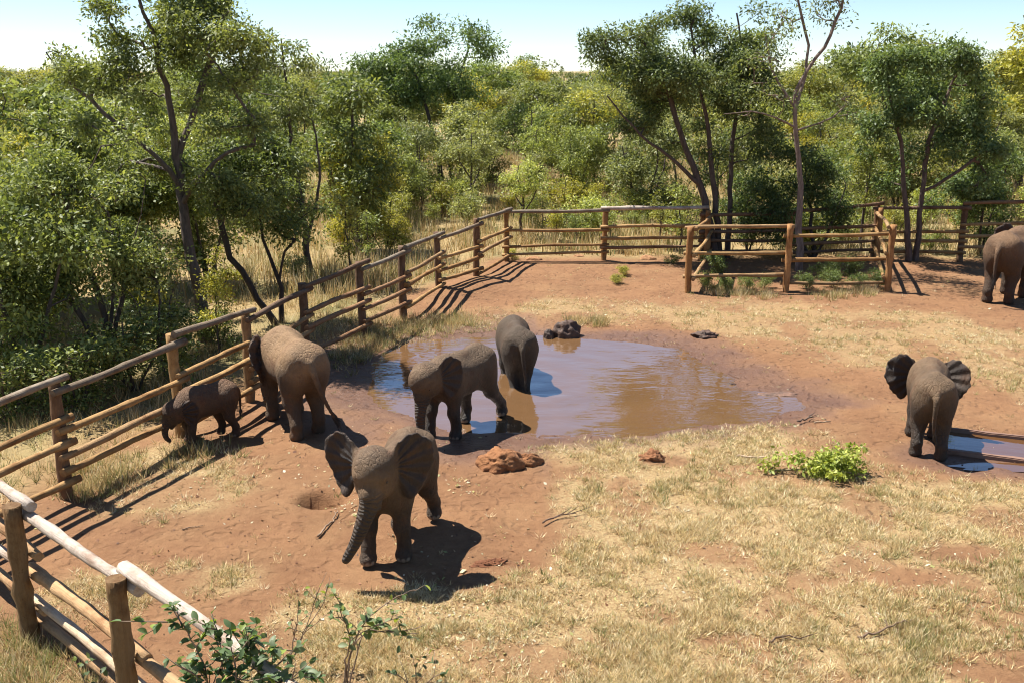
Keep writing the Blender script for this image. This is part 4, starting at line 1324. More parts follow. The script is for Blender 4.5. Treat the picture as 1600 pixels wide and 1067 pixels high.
PROTO = {
    'broad': [tree_meshes(s, [([(0, 0, 0), (0.1, 0, 1.2), (-0.2, 0.2, 2.6), (-0.8, 0.3, 4.0)], 0.13, 0.03), ([(0.25, 0.1, 0), (0.35, 0.1, 1.4), (0.7, -0.2, 2.8), (1.2, 0, 4.1)], 0.11, 0.03)],
                          [((-0.9, 0.2, 4.0), (1.4, 1.4, 0.8)), ((1.0, -0.1, 4.1), (1.4, 1.4, 0.8)), ((0, 0.6, 4.5), (1.3, 1.3, 0.6)), ((0.1, -0.6, 3.3), (1.6, 1.4, 0.7))], 130, 75, 0.145, 0.235, gap=0.3, shell=3) for s in (201, 202)],
    'oval': [tree_meshes(s, [([(0, 0, 0), (0.05, 0, 1.2), (0, 0.1, 2.5), (0.1, 0, 4.3)], 0.11, 0.02)],
                         [((0, 0, 2.6), (1.1, 1.1, 1.2)), ((0.2, 0.2, 3.8), (0.95, 0.95, 0.9)), ((-0.3, -0.2, 4.5), (0.6, 0.6, 0.5)), ((0.3, -0.4, 1.8), (0.9, 0.9, 0.6))], 120, 75, 0.14, 0.215, gap=0.28, droop=0.45) for s in (211, 212)],
    'multi': [tree_meshes(s, [([(0, 0, 0), (-0.3, 0, 1.0), (-0.8, 0.1, 2.2), (-1.0, 0.1, 3.2)], 0.06, 0.02), ([(0.05, 0, 0), (0.1, 0.2, 1.2), (0.1, 0.5, 2.4), (0.2, .6, 3.7)], 0.06, 0.02), ([(0.1, 0, 0), (0.5, -0.2, 1.0), (0.9, -0.3, 2.2), (1.2, -.3, 3.2)], 0.055, 0.02)],
                          [((-0.9, 0.1, 2.9), (0.9, 0.9, 0.9)), ((0.2, 0.5, 3.4), (1.0, 1.0, 0.8)), ((1.1, -0.2, 2.8), (0.9, 0.9, 0.9)), ((0, -0.3, 2.0), (1.3, 1.2, 0.7)), ((0, 0, 1.2), (1.1, 1.1, 0.6))], 150, 72, 0.13, 0.205, gap=0.25) for s in (221, 222)],
    'open': [tree_meshes(s, [([(0, 0, 0), (0.1, 0, 1.1), (-0.1, 0, 2.3), (0.2, 0.1, 3.5), (0.1, 0.1, 4.3)], 0.08, 0.015), ([(-0.05, 0, 1.5), (-0.6, 0.2, 2.4), (-1.0, 0.3, 3.4)], 0.04, 0.012), ([(0, 0, 1.9), (0.6, -0.2, 2.7), (1.0, -0.3, 3.6)], 0.04, 0.012)],
                         [((0, 0, 3.8), (1.0, 1.0, 0.8)), ((-1.0, 0.3, 3.2), (0.7, 0.7, 0.6)), ((1.0, -0.3, 3.3), (0.7, 0.7, 0.6)), ((0.1, 0, 2.6), (1.0, 1.0, 0.7))], 100, 50, 0.125, 0.19, gap=0.3, bare=0.12) for s in (231, 232)],
    'sapling': [tree_meshes(s, [([(0, 0, 0), (0.03, 0, 0.8), (-0.03, 0.05, 1.6), (0.03, 0, 2.3)], 0.025, 0.008), ([(0, 0, 0.6), (0.25, 0.1, 1.2), (0.4, 0.1, 1.7)], 0.015, 0.006), ([(0, 0, 0.8), (-0.25, -0.1, 1.4), (-0.35, -0.1, 1.8)], 0.014, 0.006)],
                            [((0, 0, 2.0), (0.4, 0.4, 0.4)), ((0.35, 0.1, 1.6), (0.35, 0.35, 0.3)), ((-0.3, -0.1, 1.6), (0.35, 0.35, 0.3)), ((0, 0, 1.1), (0.4, 0.4, 0.3))], 38, 28, 0.10, 0.11, gap=0.2, step=0.2, tip_r=0.004) for s in (241, 242, 243)],
    'shrub': [tree_meshes(s, [([(0, 0, 0), (-0.2, 0, 0.5), (-0.45, 0.1, 1.0)], 0.02, 0.008), ([(0.03, 0, 0), (0.1, 0.1, 0.6), (0.1, 0.2, 1.2)], 0.02, 0.008), ([(0.05, 0, 0), (0.3, -0.1, 0.5), (0.5, -0.15, 0.95)], 0.018, 0.008)],
                          [((-0.4, 0.1, 0.8), (0.45, 0.45, 0.4)), ((0.1, 0.2, 1.0), (0.5, 0.5, 0.4)), ((0.45, -0.1, 0.75), (0.45, 0.45, 0.4)), ((0, -0.1, 0.45), (0.6, 0.55, 0.35))], 76, 44, 0.08, 0.11, gap=0.2, step=0.2, tip_r=0.004) for s in (251, 252, 253)],
}
PROTO_H = dict(broad=4.9, oval=4.7, multi=3.9, open=4.4, sapling=2.35, shrub=1.3)
TINTS = dict(dark=(0.66, 0.80, 0.66), mid=(0.92, 1.0, 0.85), yellow=(1.5, 1.32, 0.65), grey=(1.15, 1.15, 1.3), olive=(1.12, 1.08, 0.8), pale=(1.35, 1.4, 1.1))
trng = np.random.default_rng(99)


def bush(kind, u, v, top, label, tint='mid', wide=1.0, group=None, variant=None, bark=(0.8, 0.75, 0.72)):
    b = loc_at(u, v)
    h = height_at(b, top) - b[2]
    pr = PROTO[kind]
    k = int(trng.integers(len(pr))) if variant is None else variant
    nm = {'shrub': 'shrub', 'sapling': 'sapling'}.get(kind, 'bush_tree')
    ct = {'shrub': 'bush', 'sapling': 'sapling'}.get(kind, 'tree')
    t = np.array(TINTS[tint]) * np.array([1.18, 1.15, 1.0]) * trng.uniform(0.9, 1.15)
    return plant_tree(nm, label, ct, pr[k], b, h / PROTO_H[kind], float(trng.uniform(0, 6.28)), tuple(float(c) for c in t), bark, group, wide)


for a in [
    ('multi', 45, 615, 300, 'thick bush filling the left edge behind the fence', 'mid', 1.0),
    ('shrub', 125, 640, 520, 'light green leafy shrub close behind the left fence rails', 'mid', 1.2),
    ('shrub', 215, 610, 485, 'glossy shrub between the second and third fence bays from the left', 'mid', 1.2),
    ('shrub', 20, 655, 545, 'low leafy shrub at the left edge under the dark bush', 'mid', 1.2),
    ('shrub', 262, 570, 470, 'rounded dark shrub at the foot of the tallest left tree', 'dark', 1.2),
    ('shrub', 345, 545, 480, 'low green shrub right of the tallest left trunk', 'mid', 1.2),
    ('multi', 25, 500, 190, 'tall brownish leaved bush high at the left edge', 'olive', 1.0),
    ('oval', 105, 470, 140, 'leafy tree behind the many stemmed tree at the left', 'mid', 1.25),
    ('oval', 210, 450, 160, 'green tree between the left bush and the tallest trunk', 'mid', 1.2),
    ('multi', 330, 445, 240, 'bushy tree behind the crooked black stems', 'mid', 1.0),
    ('sapling', 235, 520, 390, 'thin sapling left of the tallest trunk', 'yellow', 1.1),
    ('sapling', 345, 500, 395, 'thin yellowish sapling right of the tallest trunk', 'yellow', 1.1),
    ('oval', 560, 400, 130, 'leafy green tree left of the broad crowned tree', 'mid', 1.0),
    ('multi', 560, 395, 215, 'yellow green bush over the middle of the left fence', 'yellow', 0.9),
    ('sapling', 578, 425, 330, 'small leafy sapling behind the middle of the left fence', 'mid', 1.2),
    ('shrub', 600, 400, 340, 'small yellow shrub behind the left fence', 'yellow', 1.2),
    ('multi', 640, 330, 190, 'grey green bush below the broad crowned tree', 'grey', 1.0),
    ('open', 745, 320, 175, 'thin open tree left of the fence corner', 'olive', 1.0),
    ('sapling', 690, 345, 285, 'bright low sapling behind the left fence near its corner', 'yellow', 1.5),
    ('open', 835, 325, 200, 'open branched tree behind the first bay of the rear fence', 'pale', 1.0),
    ('sapling', 868, 388, 320, 'leafy sapling growing just behind the rear fence', 'yellow', 1.3),
    ('sapling', 900, 385, 330, 'second sapling growing just behind the rear fence', 'mid', 1.2),
    ('open', 925, 300, 145, 'yellowing tree left of the big spreading tree', 'yellow', 1.1),
    ('oval', 820, 190, 92, 'lone flat topped tree on the skyline of the bush', 'dark', 1.1),
    ('sapling', 1062, 395, 290, 'sapling behind the second bay of the rear fence', 'pale', 1.3),
    ('multi', 1010, 345, 200, 'thicket of grey green bush behind the second bay of the rear fence', 'grey', 1.1),
    ('multi', 1170, 395, 270, 'bush between the big spreading tree and the pale trunk', 'dark', 0.9),
    ('open', 1345, 390, 200, 'brownish open bush left of the rounded forked tree', 'olive', 0.9),
    ('broad', 1385, 300, 50, 'broad tree on the skyline behind the rounded forked tree', 'mid', 1.0),
    ('multi', 1530, 395, 230, 'leafy bush right behind the rounded forked tree', 'dark', 0.9),
    ('oval', 1590, 300, 45, 'yellow green tree at the right edge of the skyline', 'yellow', 1.1),
    ('broad', 1590, 245, 95, 'wide yellowing tree low at the right edge of the bush', 'yellow', 1.0),
]:
    bush(a[0], a[1], a[2], a[3], a[4], a[5], a[6])
for u, v, top in ((1105, 452, 425), (1135, 454, 430), (1165, 452, 428), (1195, 450, 428), (1260, 452, 425), (1300, 450, 420), (1340, 452, 425), (1370, 450, 420), (1120, 430, 395), (1290, 435, 405), (1330, 432, 398)):
    bush('shrub', u, v, top, 'low leafy plant growing at the foot of the guard pen', 'mid' if u % 2 else 'dark', 1.1, 'low plants around the guard pen')
bush('shrub', 975, 432, 414, 'tiny pale green sprout standing alone on the bare earth', 'yellow', 1.2)
bush('shrub', 962, 444, 428, 'bright green sprig lying in front of the tiny sprout', 'yellow', 1.6)
bush('shrub', 800, 408, 388, 'small leafy weed at the fence corner', 'yellow', 1.2)
bush('shrub', 1050, 412, 398, 'low weed under the rear fence beside the pen', 'mid', 1.8)

# --- the rest of the bush, thrown at random beyond the fences
placed = []


def outside(x, y, margin):
    return float(poly_sdf(np.array([x]), np.array([y]), ENCL)[0]) > margin


COLW = dict(dark='dark green', mid='green', yellow='yellowish', grey='grey green', olive='olive green', pale='pale green')
FORM = dict(broad='spreading tree', oval='oval crowned tree', multi='many stemmed tree', open='thinly leaved tree', sapling='sapling', shrub='shrub')
MARKS = [(0, 'left edge'), (150, 'many stemmed bushy tree at the left'), (290, 'tallest left tree'), (400, 'crooked black stems'), (480, 'narrow pointed tree'), (570, 'middle of the left fence'),
         (680, 'broad crowned tree'), (790, 'fence corner'), (940, 'second post of the rear fence'), (1090, 'big spreading tree'), (1250, 'pale slender trunk'), (1430, 'rounded forked tree'), (1600, 'right edge')]
ORD = ['', 'second ', 'third ', 'fourth ', 'fifth ', 'sixth ', 'seventh ', 'eighth ', 'ninth ', 'tenth ']
used_labels = {}


def bush_label(kind, tint, x, y, h):
    u = 800 + FPX * x / (y * math.cos(PITCH) + (HC - h * 0.7) * math.sin(PITCH))
    mark = min(MARKS, key=lambda q: abs(q[0] - u))[1]
    size = 'tall ' if h > 4.9 else ('low ' if h < 1.5 else '')
    dist = 'near' if y < 34 else ('behind' if y < 52 else 'well behind')
    if len(mark.split()) > 5: size = ''
    base = f'{size}{COLW[tint]} {FORM[kind]} {dist} the {mark}'
    k = used_labels[base] = used_labels.get(base, 0) + 1
    return base if k == 1 else f'{ORD[min(k - 1, 9)]}{base}'


spots_ = []
for _ in range(46):
    y = trng.uniform(29.5, 40); x = trng.uniform(-7.5, 0.56 * y)
    if outside(x, y, 1.2): spots_.append((y, x, 'shrub' if trng.random() < 0.6 else 'sapling', trng.uniform(0.7, 1.7), ['mid', 'grey', 'pale', 'olive', 'yellow'][int(trng.integers(5))]))
n_try = 0
while len(placed) < 335 and n_try < 20000:
    n_try += 1
    y = 16 + 105 * trng.random() ** 1.05 if len(placed) < 285 else trng.uniform(33, 56)
    x = trng.uniform(-1, 1) * (0.60 * y + 2)
    if not outside(x, y, 1.6): continue
    near = y < 50
    if y < 34 and x < -5 and trng.random() < 0.6: continue
    if 26 < y < 33 and x > -4 and trng.random() < 0.6: continue
    sep = 1.35 if near else 2.6 + 0.012 * y
    if any((x - q[0]) ** 2 + (y - q[1]) ** 2 < sep * sep for q in placed): continue
    placed.append((x, y))
    r = trng.random()
    open_side = x > -7 + (y - 20) * -0.05
    if y < 36 and open_side: kind = 'sapling' if r < 0.5 else ('shrub' if r < 0.82 else 'open'); h = {'sapling': trng.uniform(1.3, 2.6), 'shrub': trng.uniform(0.7, 1.4), 'open': trng.uniform(2.4, 3.4)}[kind]
    elif y < 58: kind = 'open' if r < 0.22 else ('multi' if r < 0.58 else ('oval' if r < 0.7 else ('sapling' if r < 0.85 else 'shrub'))); h = {'sapling': trng.uniform(1.8, 3), 'shrub': trng.uniform(1.0, 1.9)}.get(kind, trng.uniform(2.4, 4.3))
    else: kind = ['broad', 'oval', 'multi', 'multi', 'open'][int(r * 4.99)]; h = trng.uniform(3.4, 6.3)
    if y > 58 and trng.random() < 0.22: h *= trng.uniform(1.15, 1.4)
    tint = ['dark', 'mid', 'mid', 'mid', 'yellow', 'grey', 'grey', 'olive', 'pale'][int(trng.integers(9))]
    h = min(h, height_at(np.array([x, y, 0]), trng.uniform(68, 135)))
    spots_.append((y, x, kind, max(h, 0.6), tint))
for y, x, kind, h, tint in sorted(spots_):
    loc = (x, y, gz((x, y)) - 0.04)
    pr = PROTO[kind]; mesh = pr[int(trng.integers(len(pr)))]
    t = tuple(float(c) for c in np.array(TINTS[tint]) * np.array([1.28, 1.2, 1.0]) * trng.uniform(0.85, 1.25))
    nm, ct = {'shrub': ('shrub', 'bush'), 'sapling': ('sapling', 'sapling')}.get(kind, ('bush_tree', 'tree'))
    lab = bush_label(kind, tint, x, y, h) if y < 72 else 'leafy tree far back in the crowded bush, only its crown showing'
    plant_tree(nm, lab, ct, mesh, loc, h / PROTO_H[kind], float(trng.uniform(0, 6.28)), t, (0.8, 0.75, 0.72), 'trees far back in the bush' if y >= 72 else GROUP_BUSH, float(trng.uniform(0.9, 1.3)))

# --- far woodland that reads as one mass
far_c = []
for _ in range(1500):
    y = 118 + 900 * trng.random() ** 1.6
    x = trng.uniform(-1, 1) * (0.58 * y + 6)
    h = (2.6 + 3.6 * float(fbm(np.array([x * 0.02]), np.array([y * 0.012]), 44, 3)[0])) * trng.uniform(0.7, 1.25) * (1.4 if trng.random() < 0.10 else 1)
    w_ = h * trng.uniform(0.35, 0.55)
    k = 9
    p = trng.normal(0, 1, (k, 3)); p /= np.linalg.norm(p, axis=1)[:, None]
    p = p * np.array([w_, w_, h * 0.28]) * trng.uniform(0.4, 1, (k, 1)) + np.array([x, y, h * 0.70])
    far_c.append((p, y))
FC = np.concatenate([p for p, _ in far_c])
V, F, col = leaf_quads(trng, FC, 16, 0.5, 0.42, 0.1, (0.08, 0.11, 0.04), (0.20, 0.22, 0.09), 0.9, 0.7)
stems = [tube([(p[:, 0].mean(), y, -0.1), (p[:, 0].mean(), y, p[:, 2].mean())], [0.12, 0.07], 4, False) for p, y in far_c]
far_root = thing('far_woodland', 'distant bush that closes the view as one green band', None, (0, 0, 0)); far_root['kind'] = 'stuff'
o = link('canopy', mesh_np('far_canopy', V, F, M['leaf'], False, colors=dict(col=col)), far_root); o['kind'] = 'stuff'; o.color = (1, 1, 1, 1)
sv, sf = merge(stems)
o = link('trunks', mesh_np('far_trunks', sv, sf, M['bark'], True), far_root); o['kind'] = 'stuff'; o.color = (.8, .8, .8, 1)

# ------------------------------------------------------------------ grass
grng = np.random.default_rng(5)
STRAW = np.array([(0.68, 0.53, 0.275), (0.53, 0.385, 0.175), (0.76, 0.65, 0.41), (0.32, 0.20, 0.085), (0.30, 0.285, 0.10), (0.19, 0.215, 0.07)])


def blades(X, Y, n_per, hgt, spread, width, lean, colp, seed, zfun=None):
    rg = np.random.default_rng(seed)
    k = len(X); N = k * n_per
    hh = np.repeat(hgt * rg.uniform(0.6, 1.4, k), n_per) * rg.uniform(0.5, 1.15, N)
    a = rg.uniform(0, 2 * np.pi, N)
    off = np.abs(rg.normal(0, spread, N))
    bx, by = np.repeat(X, n_per) + off * np.cos(a), np.repeat(Y, n_per) + off * np.sin(a)
    bz = np.repeat(zfun(X, Y) if zfun else np.zeros(k), n_per) - 0.008
    a2 = a + rg.normal(0, 0.7, N)
    ln = np.clip(rg.normal(lean, 0.28, N), 0.05, 1.5)
    dx, dy, dz = np.cos(a2) * np.sin(ln), np.sin(a2) * np.sin(ln), np.cos(ln)
    pw = rg.uniform(0, 2 * np.pi, N)
    w_ = width * rg.uniform(0.6, 1.4, N) * 0.5
    sx, sy = np.cos(pw) * w_, np.sin(pw) * w_
    V = np.stack([np.stack([bx - sx, by - sy, bz], 1), np.stack([bx + sx, by + sy, bz], 1), np.stack([bx + dx * hh, by + dy * hh, bz + dz * hh], 1)], 1).reshape(-1, 3)
    F = np.arange(3 * N).reshape(N, 3)
    ci = rg.choice(len(STRAW), k, p=colp)
    col = STRAW[ci] * rg.uniform(0.75, 1.2, k)[:, None]
    col = np.repeat(col, n_per, 0)
    alt = rg.random(N) < 0.3
    col[alt] = STRAW[rg.choice(len(STRAW), alt.sum(), p=colp)]
    col *= rg.uniform(0.8, 1.2, N)[:, None]
    return V, F, np.repeat(col, 3, 0)


# short grass inside the paddock
cand = 210000
gyv = 7.6 + (29 - 7.6) * grng.random(cand) ** 1.35
gxv = grng.uniform(-1, 1, cand) * (0.56 * gyv + 0.8)
dens = zone_grass(gxv, gyv) * sstep(0.15, 0.5, pool_sd(gxv, gyv)) * sstep(0.15, -0.3, poly_sdf(gxv, gyv, ENCL))
tuft = sstep(0.38, 0.62, fbm(gxv * 2.7, gyv * 2.7, 63, 4))
dens = dens * (0.07 + 0.93 * tuft) + 0.003
keep = grng.random(cand) < dens * 0.9
gxv, gyv = gxv[keep], gyv[keep]
grn = fbm(gxv * 0.8 + 4, gyv * 0.8, 88, 3)
sel = grng.random(len(gxv)) < sstep(0.5, 0.72, grn) * 0.45
parts = [blades(gxv[~sel], gyv[~sel], 15, 0.085, 0.034, 0.009, 0.85, [0.31, 0.21, 0.24, 0.10, 0.09, 0.05], 1, ground_z),
         blades(gxv[sel], gyv[sel], 14, 0.10, 0.028, 0.009, 0.6, [0.18, 0.18, 0.10, 0.10, 0.28, 0.16], 2, ground_z)]
V = np.concatenate([p[0] for p in parts]); n0_ = len(parts[0][0])
F = np.concatenate([parts[0][1], parts[1][1] + n0_]); col = np.concatenate([p[2] for p in parts])
g1 = link('short_grass', mesh_np('short_grass', V, F, M['grass'], False, colors=dict(col=col)))
tag(g1, 'short dry straw coloured grass over the paddock floor', 'grass', kind='stuff')

# thicker tussocks along fences and around the pool rim
spots = [(600, 520, 1.0), (640, 512, .9), (680, 510, .8), (720, 505, .7), (585, 545, .8), (560, 560, .6), (935, 505, .35), (575, 530, .8), (900, 505, .3), (170, 740, .5), (150, 765, .4), (120, 740, .4), (300, 715, .5),
         (1130, 458, .5), (1180, 460, .5), (1300, 462, .5), (1350, 458, .4)]
tx_, ty_ = [], []
for u, v, r in spots:
    c = at(u, v)
    m_ = int(120 * r)
    tx_.append(c[0] + grng.normal(0, r * 0.5, m_)); ty_.append(c[1] + grng.normal(0, r * 0.6, m_))
tx_, ty_ = np.concatenate(tx_), np.concatenate(ty_)
ok = pool_sd(tx_, ty_) > 0.25
V, F, col = blades(tx_[ok], ty_[ok], 16, 0.20, 0.06, 0.011, 0.5, [0.2, 0.2, 0.1, 0.12, 0.22, 0.16], 3, ground_z)
tag(link('grass_tussocks', mesh_np('grass_tussocks', V, F, M['grass'], False, colors=dict(col=col))), 'taller green and straw tussocks near the fence and the pool', 'grass', kind='stuff')

# tall dry grass of the bush
cand = 60000
gyv = 11 + (75 - 11) * grng.random(cand) ** 1.1
gxv = grng.uniform(-1, 1, cand) * (0.58 * gyv + 1)
ed = poly_sdf(gxv, gyv, ENCL)
dn = sstep(0.25, 1.6, ed + (fbm(gxv * .7, gyv * .7, 15) - .5)) * (0.35 + 0.65 * sstep(0.35, 0.6, fbm(gxv * 0.5, gyv * 0.5, 16, 3)))
dn *= np.where((gyv > 27) & (gyv < 60), 0.6, 1.0)
dn *= np.where(gxv < -6 - (gyv - 14) * 0.12, 0.45, 1.0)
keep = grng.random(cand) < dn
gxv, gyv = gxv[keep], gyv[keep]
near = gyv < 24
parts = [blades(gxv[near], gyv[near], 12, 0.30, 0.06, 0.012, 0.45, [0.26, 0.24, 0.16, 0.10, 0.14, 0.10], 4), blades(gxv[~near], gyv[~near], 7, 0.62, 0.13, 0.024, 0.25, [0.24, 0.26, 0.14, 0.12, 0.15, 0.09], 5)]
V = np.concatenate([p[0] for p in parts]); n0_ = len(parts[0][0])
F = np.concatenate([parts[0][1], parts[1][1] + n0_]); col = np.concatenate([p[2] for p in parts])
tag(link('tall_grass', mesh_np('tall_grass', V, F, M['grass'], False, colors=dict(col=col))), 'tall dry grass growing between the trees beyond the fences', 'grass', kind='stuff')

# green grass in the lower left corner behind the near fence
c = at(40, 1050)
m_ = 900
tx_, ty_ = c[0] + grng.normal(0, 0.9, m_), c[1] + grng.normal(0, 0.7, m_)
ok = poly_sdf(tx_, ty_, ENCL) > 0.05
V, F, col = blades(tx_[ok], ty_[ok], 16, 0.17, 0.05, 0.009, 0.6, [0.16, 0.16, 0.1, 0.08, 0.28, 0.22], 6, ground_z)
tag(link('corner_grass', mesh_np('corner_grass', V, F, M['grass'], False, colors=dict(col=col))), 'greenish grass under the nearest fence in the lower left corner', 'grass', kind='stuff')

# fallen leaves, pale chips and dark crumbs
def chips(X, Y, size, cols, seed, thick=0.3):
    rg = np.random.default_rng(seed)
    N = len(X)
    Z = ground_z(X, Y) + 0.006
    a = rg.uniform(0, 6.28, N); s = size * np.exp(rg.normal(-0.1, 0.45, N))
    ux, uy = np.cos(a), np.sin(a)
    tl_ = rg.normal(0, 0.35, N)
    asp = rg.uniform(0.4, 0.8, N)
    P = np.stack([X, Y, Z], 1)
    U = np.stack([ux, uy, tl_], 1) * s[:, None]; W = np.stack([-uy, ux, rg.normal(0, 0.3, N)], 1) * (s * asp)[:, None]
    V = np.stack([P - U, P + W * .9 + [0, 0, 0.004], P + U + [0, 0, 0.006], P - W], 1).reshape(-1, 3)
    col = np.array(cols)[rg.integers(len(cols), size=N)] * rg.uniform(0.7, 1.15, N)[:, None]
    return V, np.arange(4 * N).reshape(N, 4), np.repeat(col, 4, 0)


cx, cy = [], []
for u, v, ru, rv, n in ((545, 785, 40, 18, 60), (720, 762, 22, 14, 45), (560, 800, 25, 10, 30), (690, 1000, 120, 50, 420), (760, 960, 160, 70, 300), (420, 985, 90, 40, 60), (1000, 900, 300, 140, 500), (1400, 920, 200, 120, 350), (1000, 490, 250, 20, 260), (1400, 540, 200, 50, 420),
                        (640, 690, 150, 40, 60), (420, 800, 150, 60, 60), (1250, 690, 150, 30, 60), (520, 740, 60, 20, 30), (260, 770, 110, 40, 120), (1000, 440, 200, 25, 60)):
    g_ = np.array([at(u + ru * a_, v + rv * b_) for a_, b_ in grng.normal(0, 0.6, (n, 2)) if v + rv * b_ > 380])
    cx.append(g_[:, 0]); cy.append(g_[:, 1])
cx, cy = np.concatenate(cx), np.concatenate(cy)
ok = pool_sd(cx, cy) > 0.1
V, F, col = chips(cx[ok], cy[ok], 0.016, [(0.55, 0.52, 0.32), (0.70, 0.63, 0.45), (0.50, 0.40, 0.20), (0.42, 0.40, 0.15), (0.55, 0.36, 0.2)], 8)
tag(link('leaf_litter', mesh_np('leaf_litter', V, F, M['grass'], False, colors=dict(col=col))), 'pale fallen leaves and chewed chips scattered on the ground', 'leaf litter', kind='stuff')
m_ = 6000
cy = 8.5 + 16 * grng.random(m_); cx = grng.uniform(-1, 1, m_) * (0.55 * cy)
ok = (pool_sd(cx, cy) > 0.05) & (poly_sdf(cx, cy, ENCL) < 0)
V, F, col = chips(cx[ok], cy[ok], 0.011, [(0.12, 0.05, 0.025), (0.2, 0.085, 0.04), (0.08, 0.045, 0.03), (0.30, 0.14, 0.07)], 9)
tag(link('earth_crumbs', mesh_np('earth_crumbs', V, F, M['grass'], False, colors=dict(col=col))), 'dark crumbs of earth and dung on the bare soil', 'crumbs', kind='stuff')

# ------------------------------------------------------------------ foreground shrubs with single leaves
def leaf_mesh(name, ca):
    L = 1.0
    xs = np.array([0, 0.25, 0.55, 0.82, 1.0]); ws = np.array([0.02, 0.24, 0.29, 0.18, 0.0])
    V, F = [], []
    for x, w_ in zip(xs, ws):
        z = -0.25 * x * x
        V += [(x, -w_, z + 0.10 * w_ / .29), (x, 0, z), (x, w_, z + 0.10 * w_ / .29)]
    for k in range(4):
        F += [[3 * k, 3 * k + 3, 3 * k + 4, 3 * k + 1], [3 * k + 1, 3 * k + 4, 3 * k + 5, 3 * k + 2]]
    return mesh_np(name, np.array(V), F, M['leaf'], True, colors=dict(col=np.tile(np.array(ca), (len(V), 1))))


LEAVES = [leaf_mesh('broad_leaf', (0.085, 0.125, 0.055)), leaf_mesh('broad_leaf', (0.13, 0.16, 0.085)), leaf_mesh('broad_leaf', (0.17, 0.21, 0.045)), leaf_mesh('broad_leaf', (0.055, 0.09, 0.03))]


def leafy_shrub(name, label, cat, base_px, stems_px, leaf_len, n_leaf, seed, bare=0.3, stem_r=0.011, tint=(1, 1, 1), pick_p=(0.4, 0.3, 0.1, 0.2)):
    rg = np.random.default_rng(seed)
    b = loc_at(*base_px)
    root = thing(name, label, cat, b)
    ends = []
    for pts in stems_px:
        P = resample([local(b, *p) for p in pts], 0.06)
        P[1:] += rg.normal(0, 0.006, P[1:].shape)
        parts_ = [tube(P, np.linspace(stem_r, stem_r * 0.35, len(P)), 6)]
        n = len(P)
        for k in range(int(n * bare), n):
            ends.append((P[k], P[min(k + 1, n - 1)] - P[max(k - 1, 0)]))
        for _ in range(max(2, n // 3)):           # side twigs
            k = int(rg.integers(max(1, int(n * bare * 0.8)), n - 1))
            d = P[k + 1] - P[k - 1]; d /= np.linalg.norm(d) + 1e-9
            q = d * 0.10 + rg.normal(0, 0.085, 3); q[2] += 0.03
            tw = np.array([P[k], P[k] + q * 0.5 + rg.normal(0, 0.01, 3), P[k] + q])
            parts_.append(tube(tw, [stem_r * 0.5, stem_r * 0.4, stem_r * 0.2], 5))
            for t in (0.5, 0.8, 1.0): ends.append((P[k] + q * t, q))
        V_, F_ = merge(parts_)
        so = link('stem', mesh_np('stem', V_, F_, M['twig'], True), root)
        so.color = (1.0, 0.95, 0.9, 1)
    for _ in range(n_leaf):
        p, d = ends[int(rg.integers(len(ends)))]
        d = d / (np.linalg.norm(d) + 1e-9) * 0.5 + rg.normal(0, 0.6, 3)
        d[2] = d[2] * 0.6 + 0.05
        q = Vector(d).to_track_quat('X', 'Z') @ Vector((1, 0, 0)).rotation_difference(Vector((1, rg.normal(0, .1), rg.normal(0, .25))))
        lf = link('leaf', LEAVES[int(rg.choice(4, p=pick_p))], root)
        s_ = leaf_len * rg.uniform(0.7, 1.25)
        lf.matrix_local = Matrix.Translation(Vector(p)) @ q.to_matrix().to_4x4() @ Matrix.Rotation(rg.normal(0, 0.5), 4, 'X') @ Matrix.Diagonal((s_, s_, s_, 1))
        t = np.array(tint) * rg.uniform(0.8, 1.25)
        lf.color = (*[float(c_) for c_ in t], 1)
    return root


_sb = (348, 1320)
leafy_shrub('broad_leaved_shrub', 'broad leaved green shrub in front of the nearest fence at the bottom', 'bush', _sb,
            [[(*_sb, 0), (350, 1100, 0), (345, 1020, 0), (332, 960, 0)], [(*_sb, 0), (330, 1090, 0), (300, 1000, -.05), (262, 968, -.1), (232, 990, -.1)], [(*_sb, 0), (370, 1090, .1), (385, 1020, .1), (392, 985, .1)],
             [(*_sb, 0), (390, 1100, 0), (430, 1040, .05), (470, 1008, .1)], [(*_sb, 0), (330, 1110, -.1), (310, 1060, -.15), (285, 1040, -.15)], [(*_sb, 0), (362, 1110, -.1), (370, 1060, -.1), (360, 1010, -.1)],
             [(*_sb, 0), (400, 1130, -.1), (440, 1075, -.1), (480, 1050, -.1)], [(*_sb, 0), (380, 1120, .1), (410, 1060, .1), (440, 1020, .1)]],
            0.074, 620, 71, 0.70, tint=(1.2, 1.25, 1.2))
leafy_shrub('broad_leaved_shrub', 'thin pale stemmed shrub with few round leaves at the bottom left of centre', 'bush', (538, 1085),
            [[(538, 1085, 0), (545, 1040, 0), (555, 1000, 0), (580, 960, .05), (625, 930, .1), (650, 920, .1)], [(540, 1085, 0), (556, 1030, 0), (568, 990, .05), (600, 985, .1), (655, 990, .15)],
             [(536, 1085, 0), (540, 1040, 0), (546, 995, -.05), (535, 960, -.05), (528, 925, -.05)], [(538, 1085, 0), (548, 1020, .05), (575, 985, .1), (630, 960, .15)]],
            0.08, 95, 72, 0.5, 0.010, (1.5, 1.45, 1.3))
leafy_shrub('broad_leaved_shrub', 'nearly bare pale twig shrub between the two leafy foreground shrubs', 'bush', (447, 1045),
            [[(447, 1045, 0), (470, 1000, 0), (485, 960, .05), (495, 925, .05)], [(450, 1045, 0), (474, 990, 0), (500, 950, .1), (512, 915, .1)], [(448, 1045, 0), (462, 985, 0), (466, 940, 0)]],
            0.07, 26, 73, 0.55, 0.008, (1.4, 1.4, 1.2))
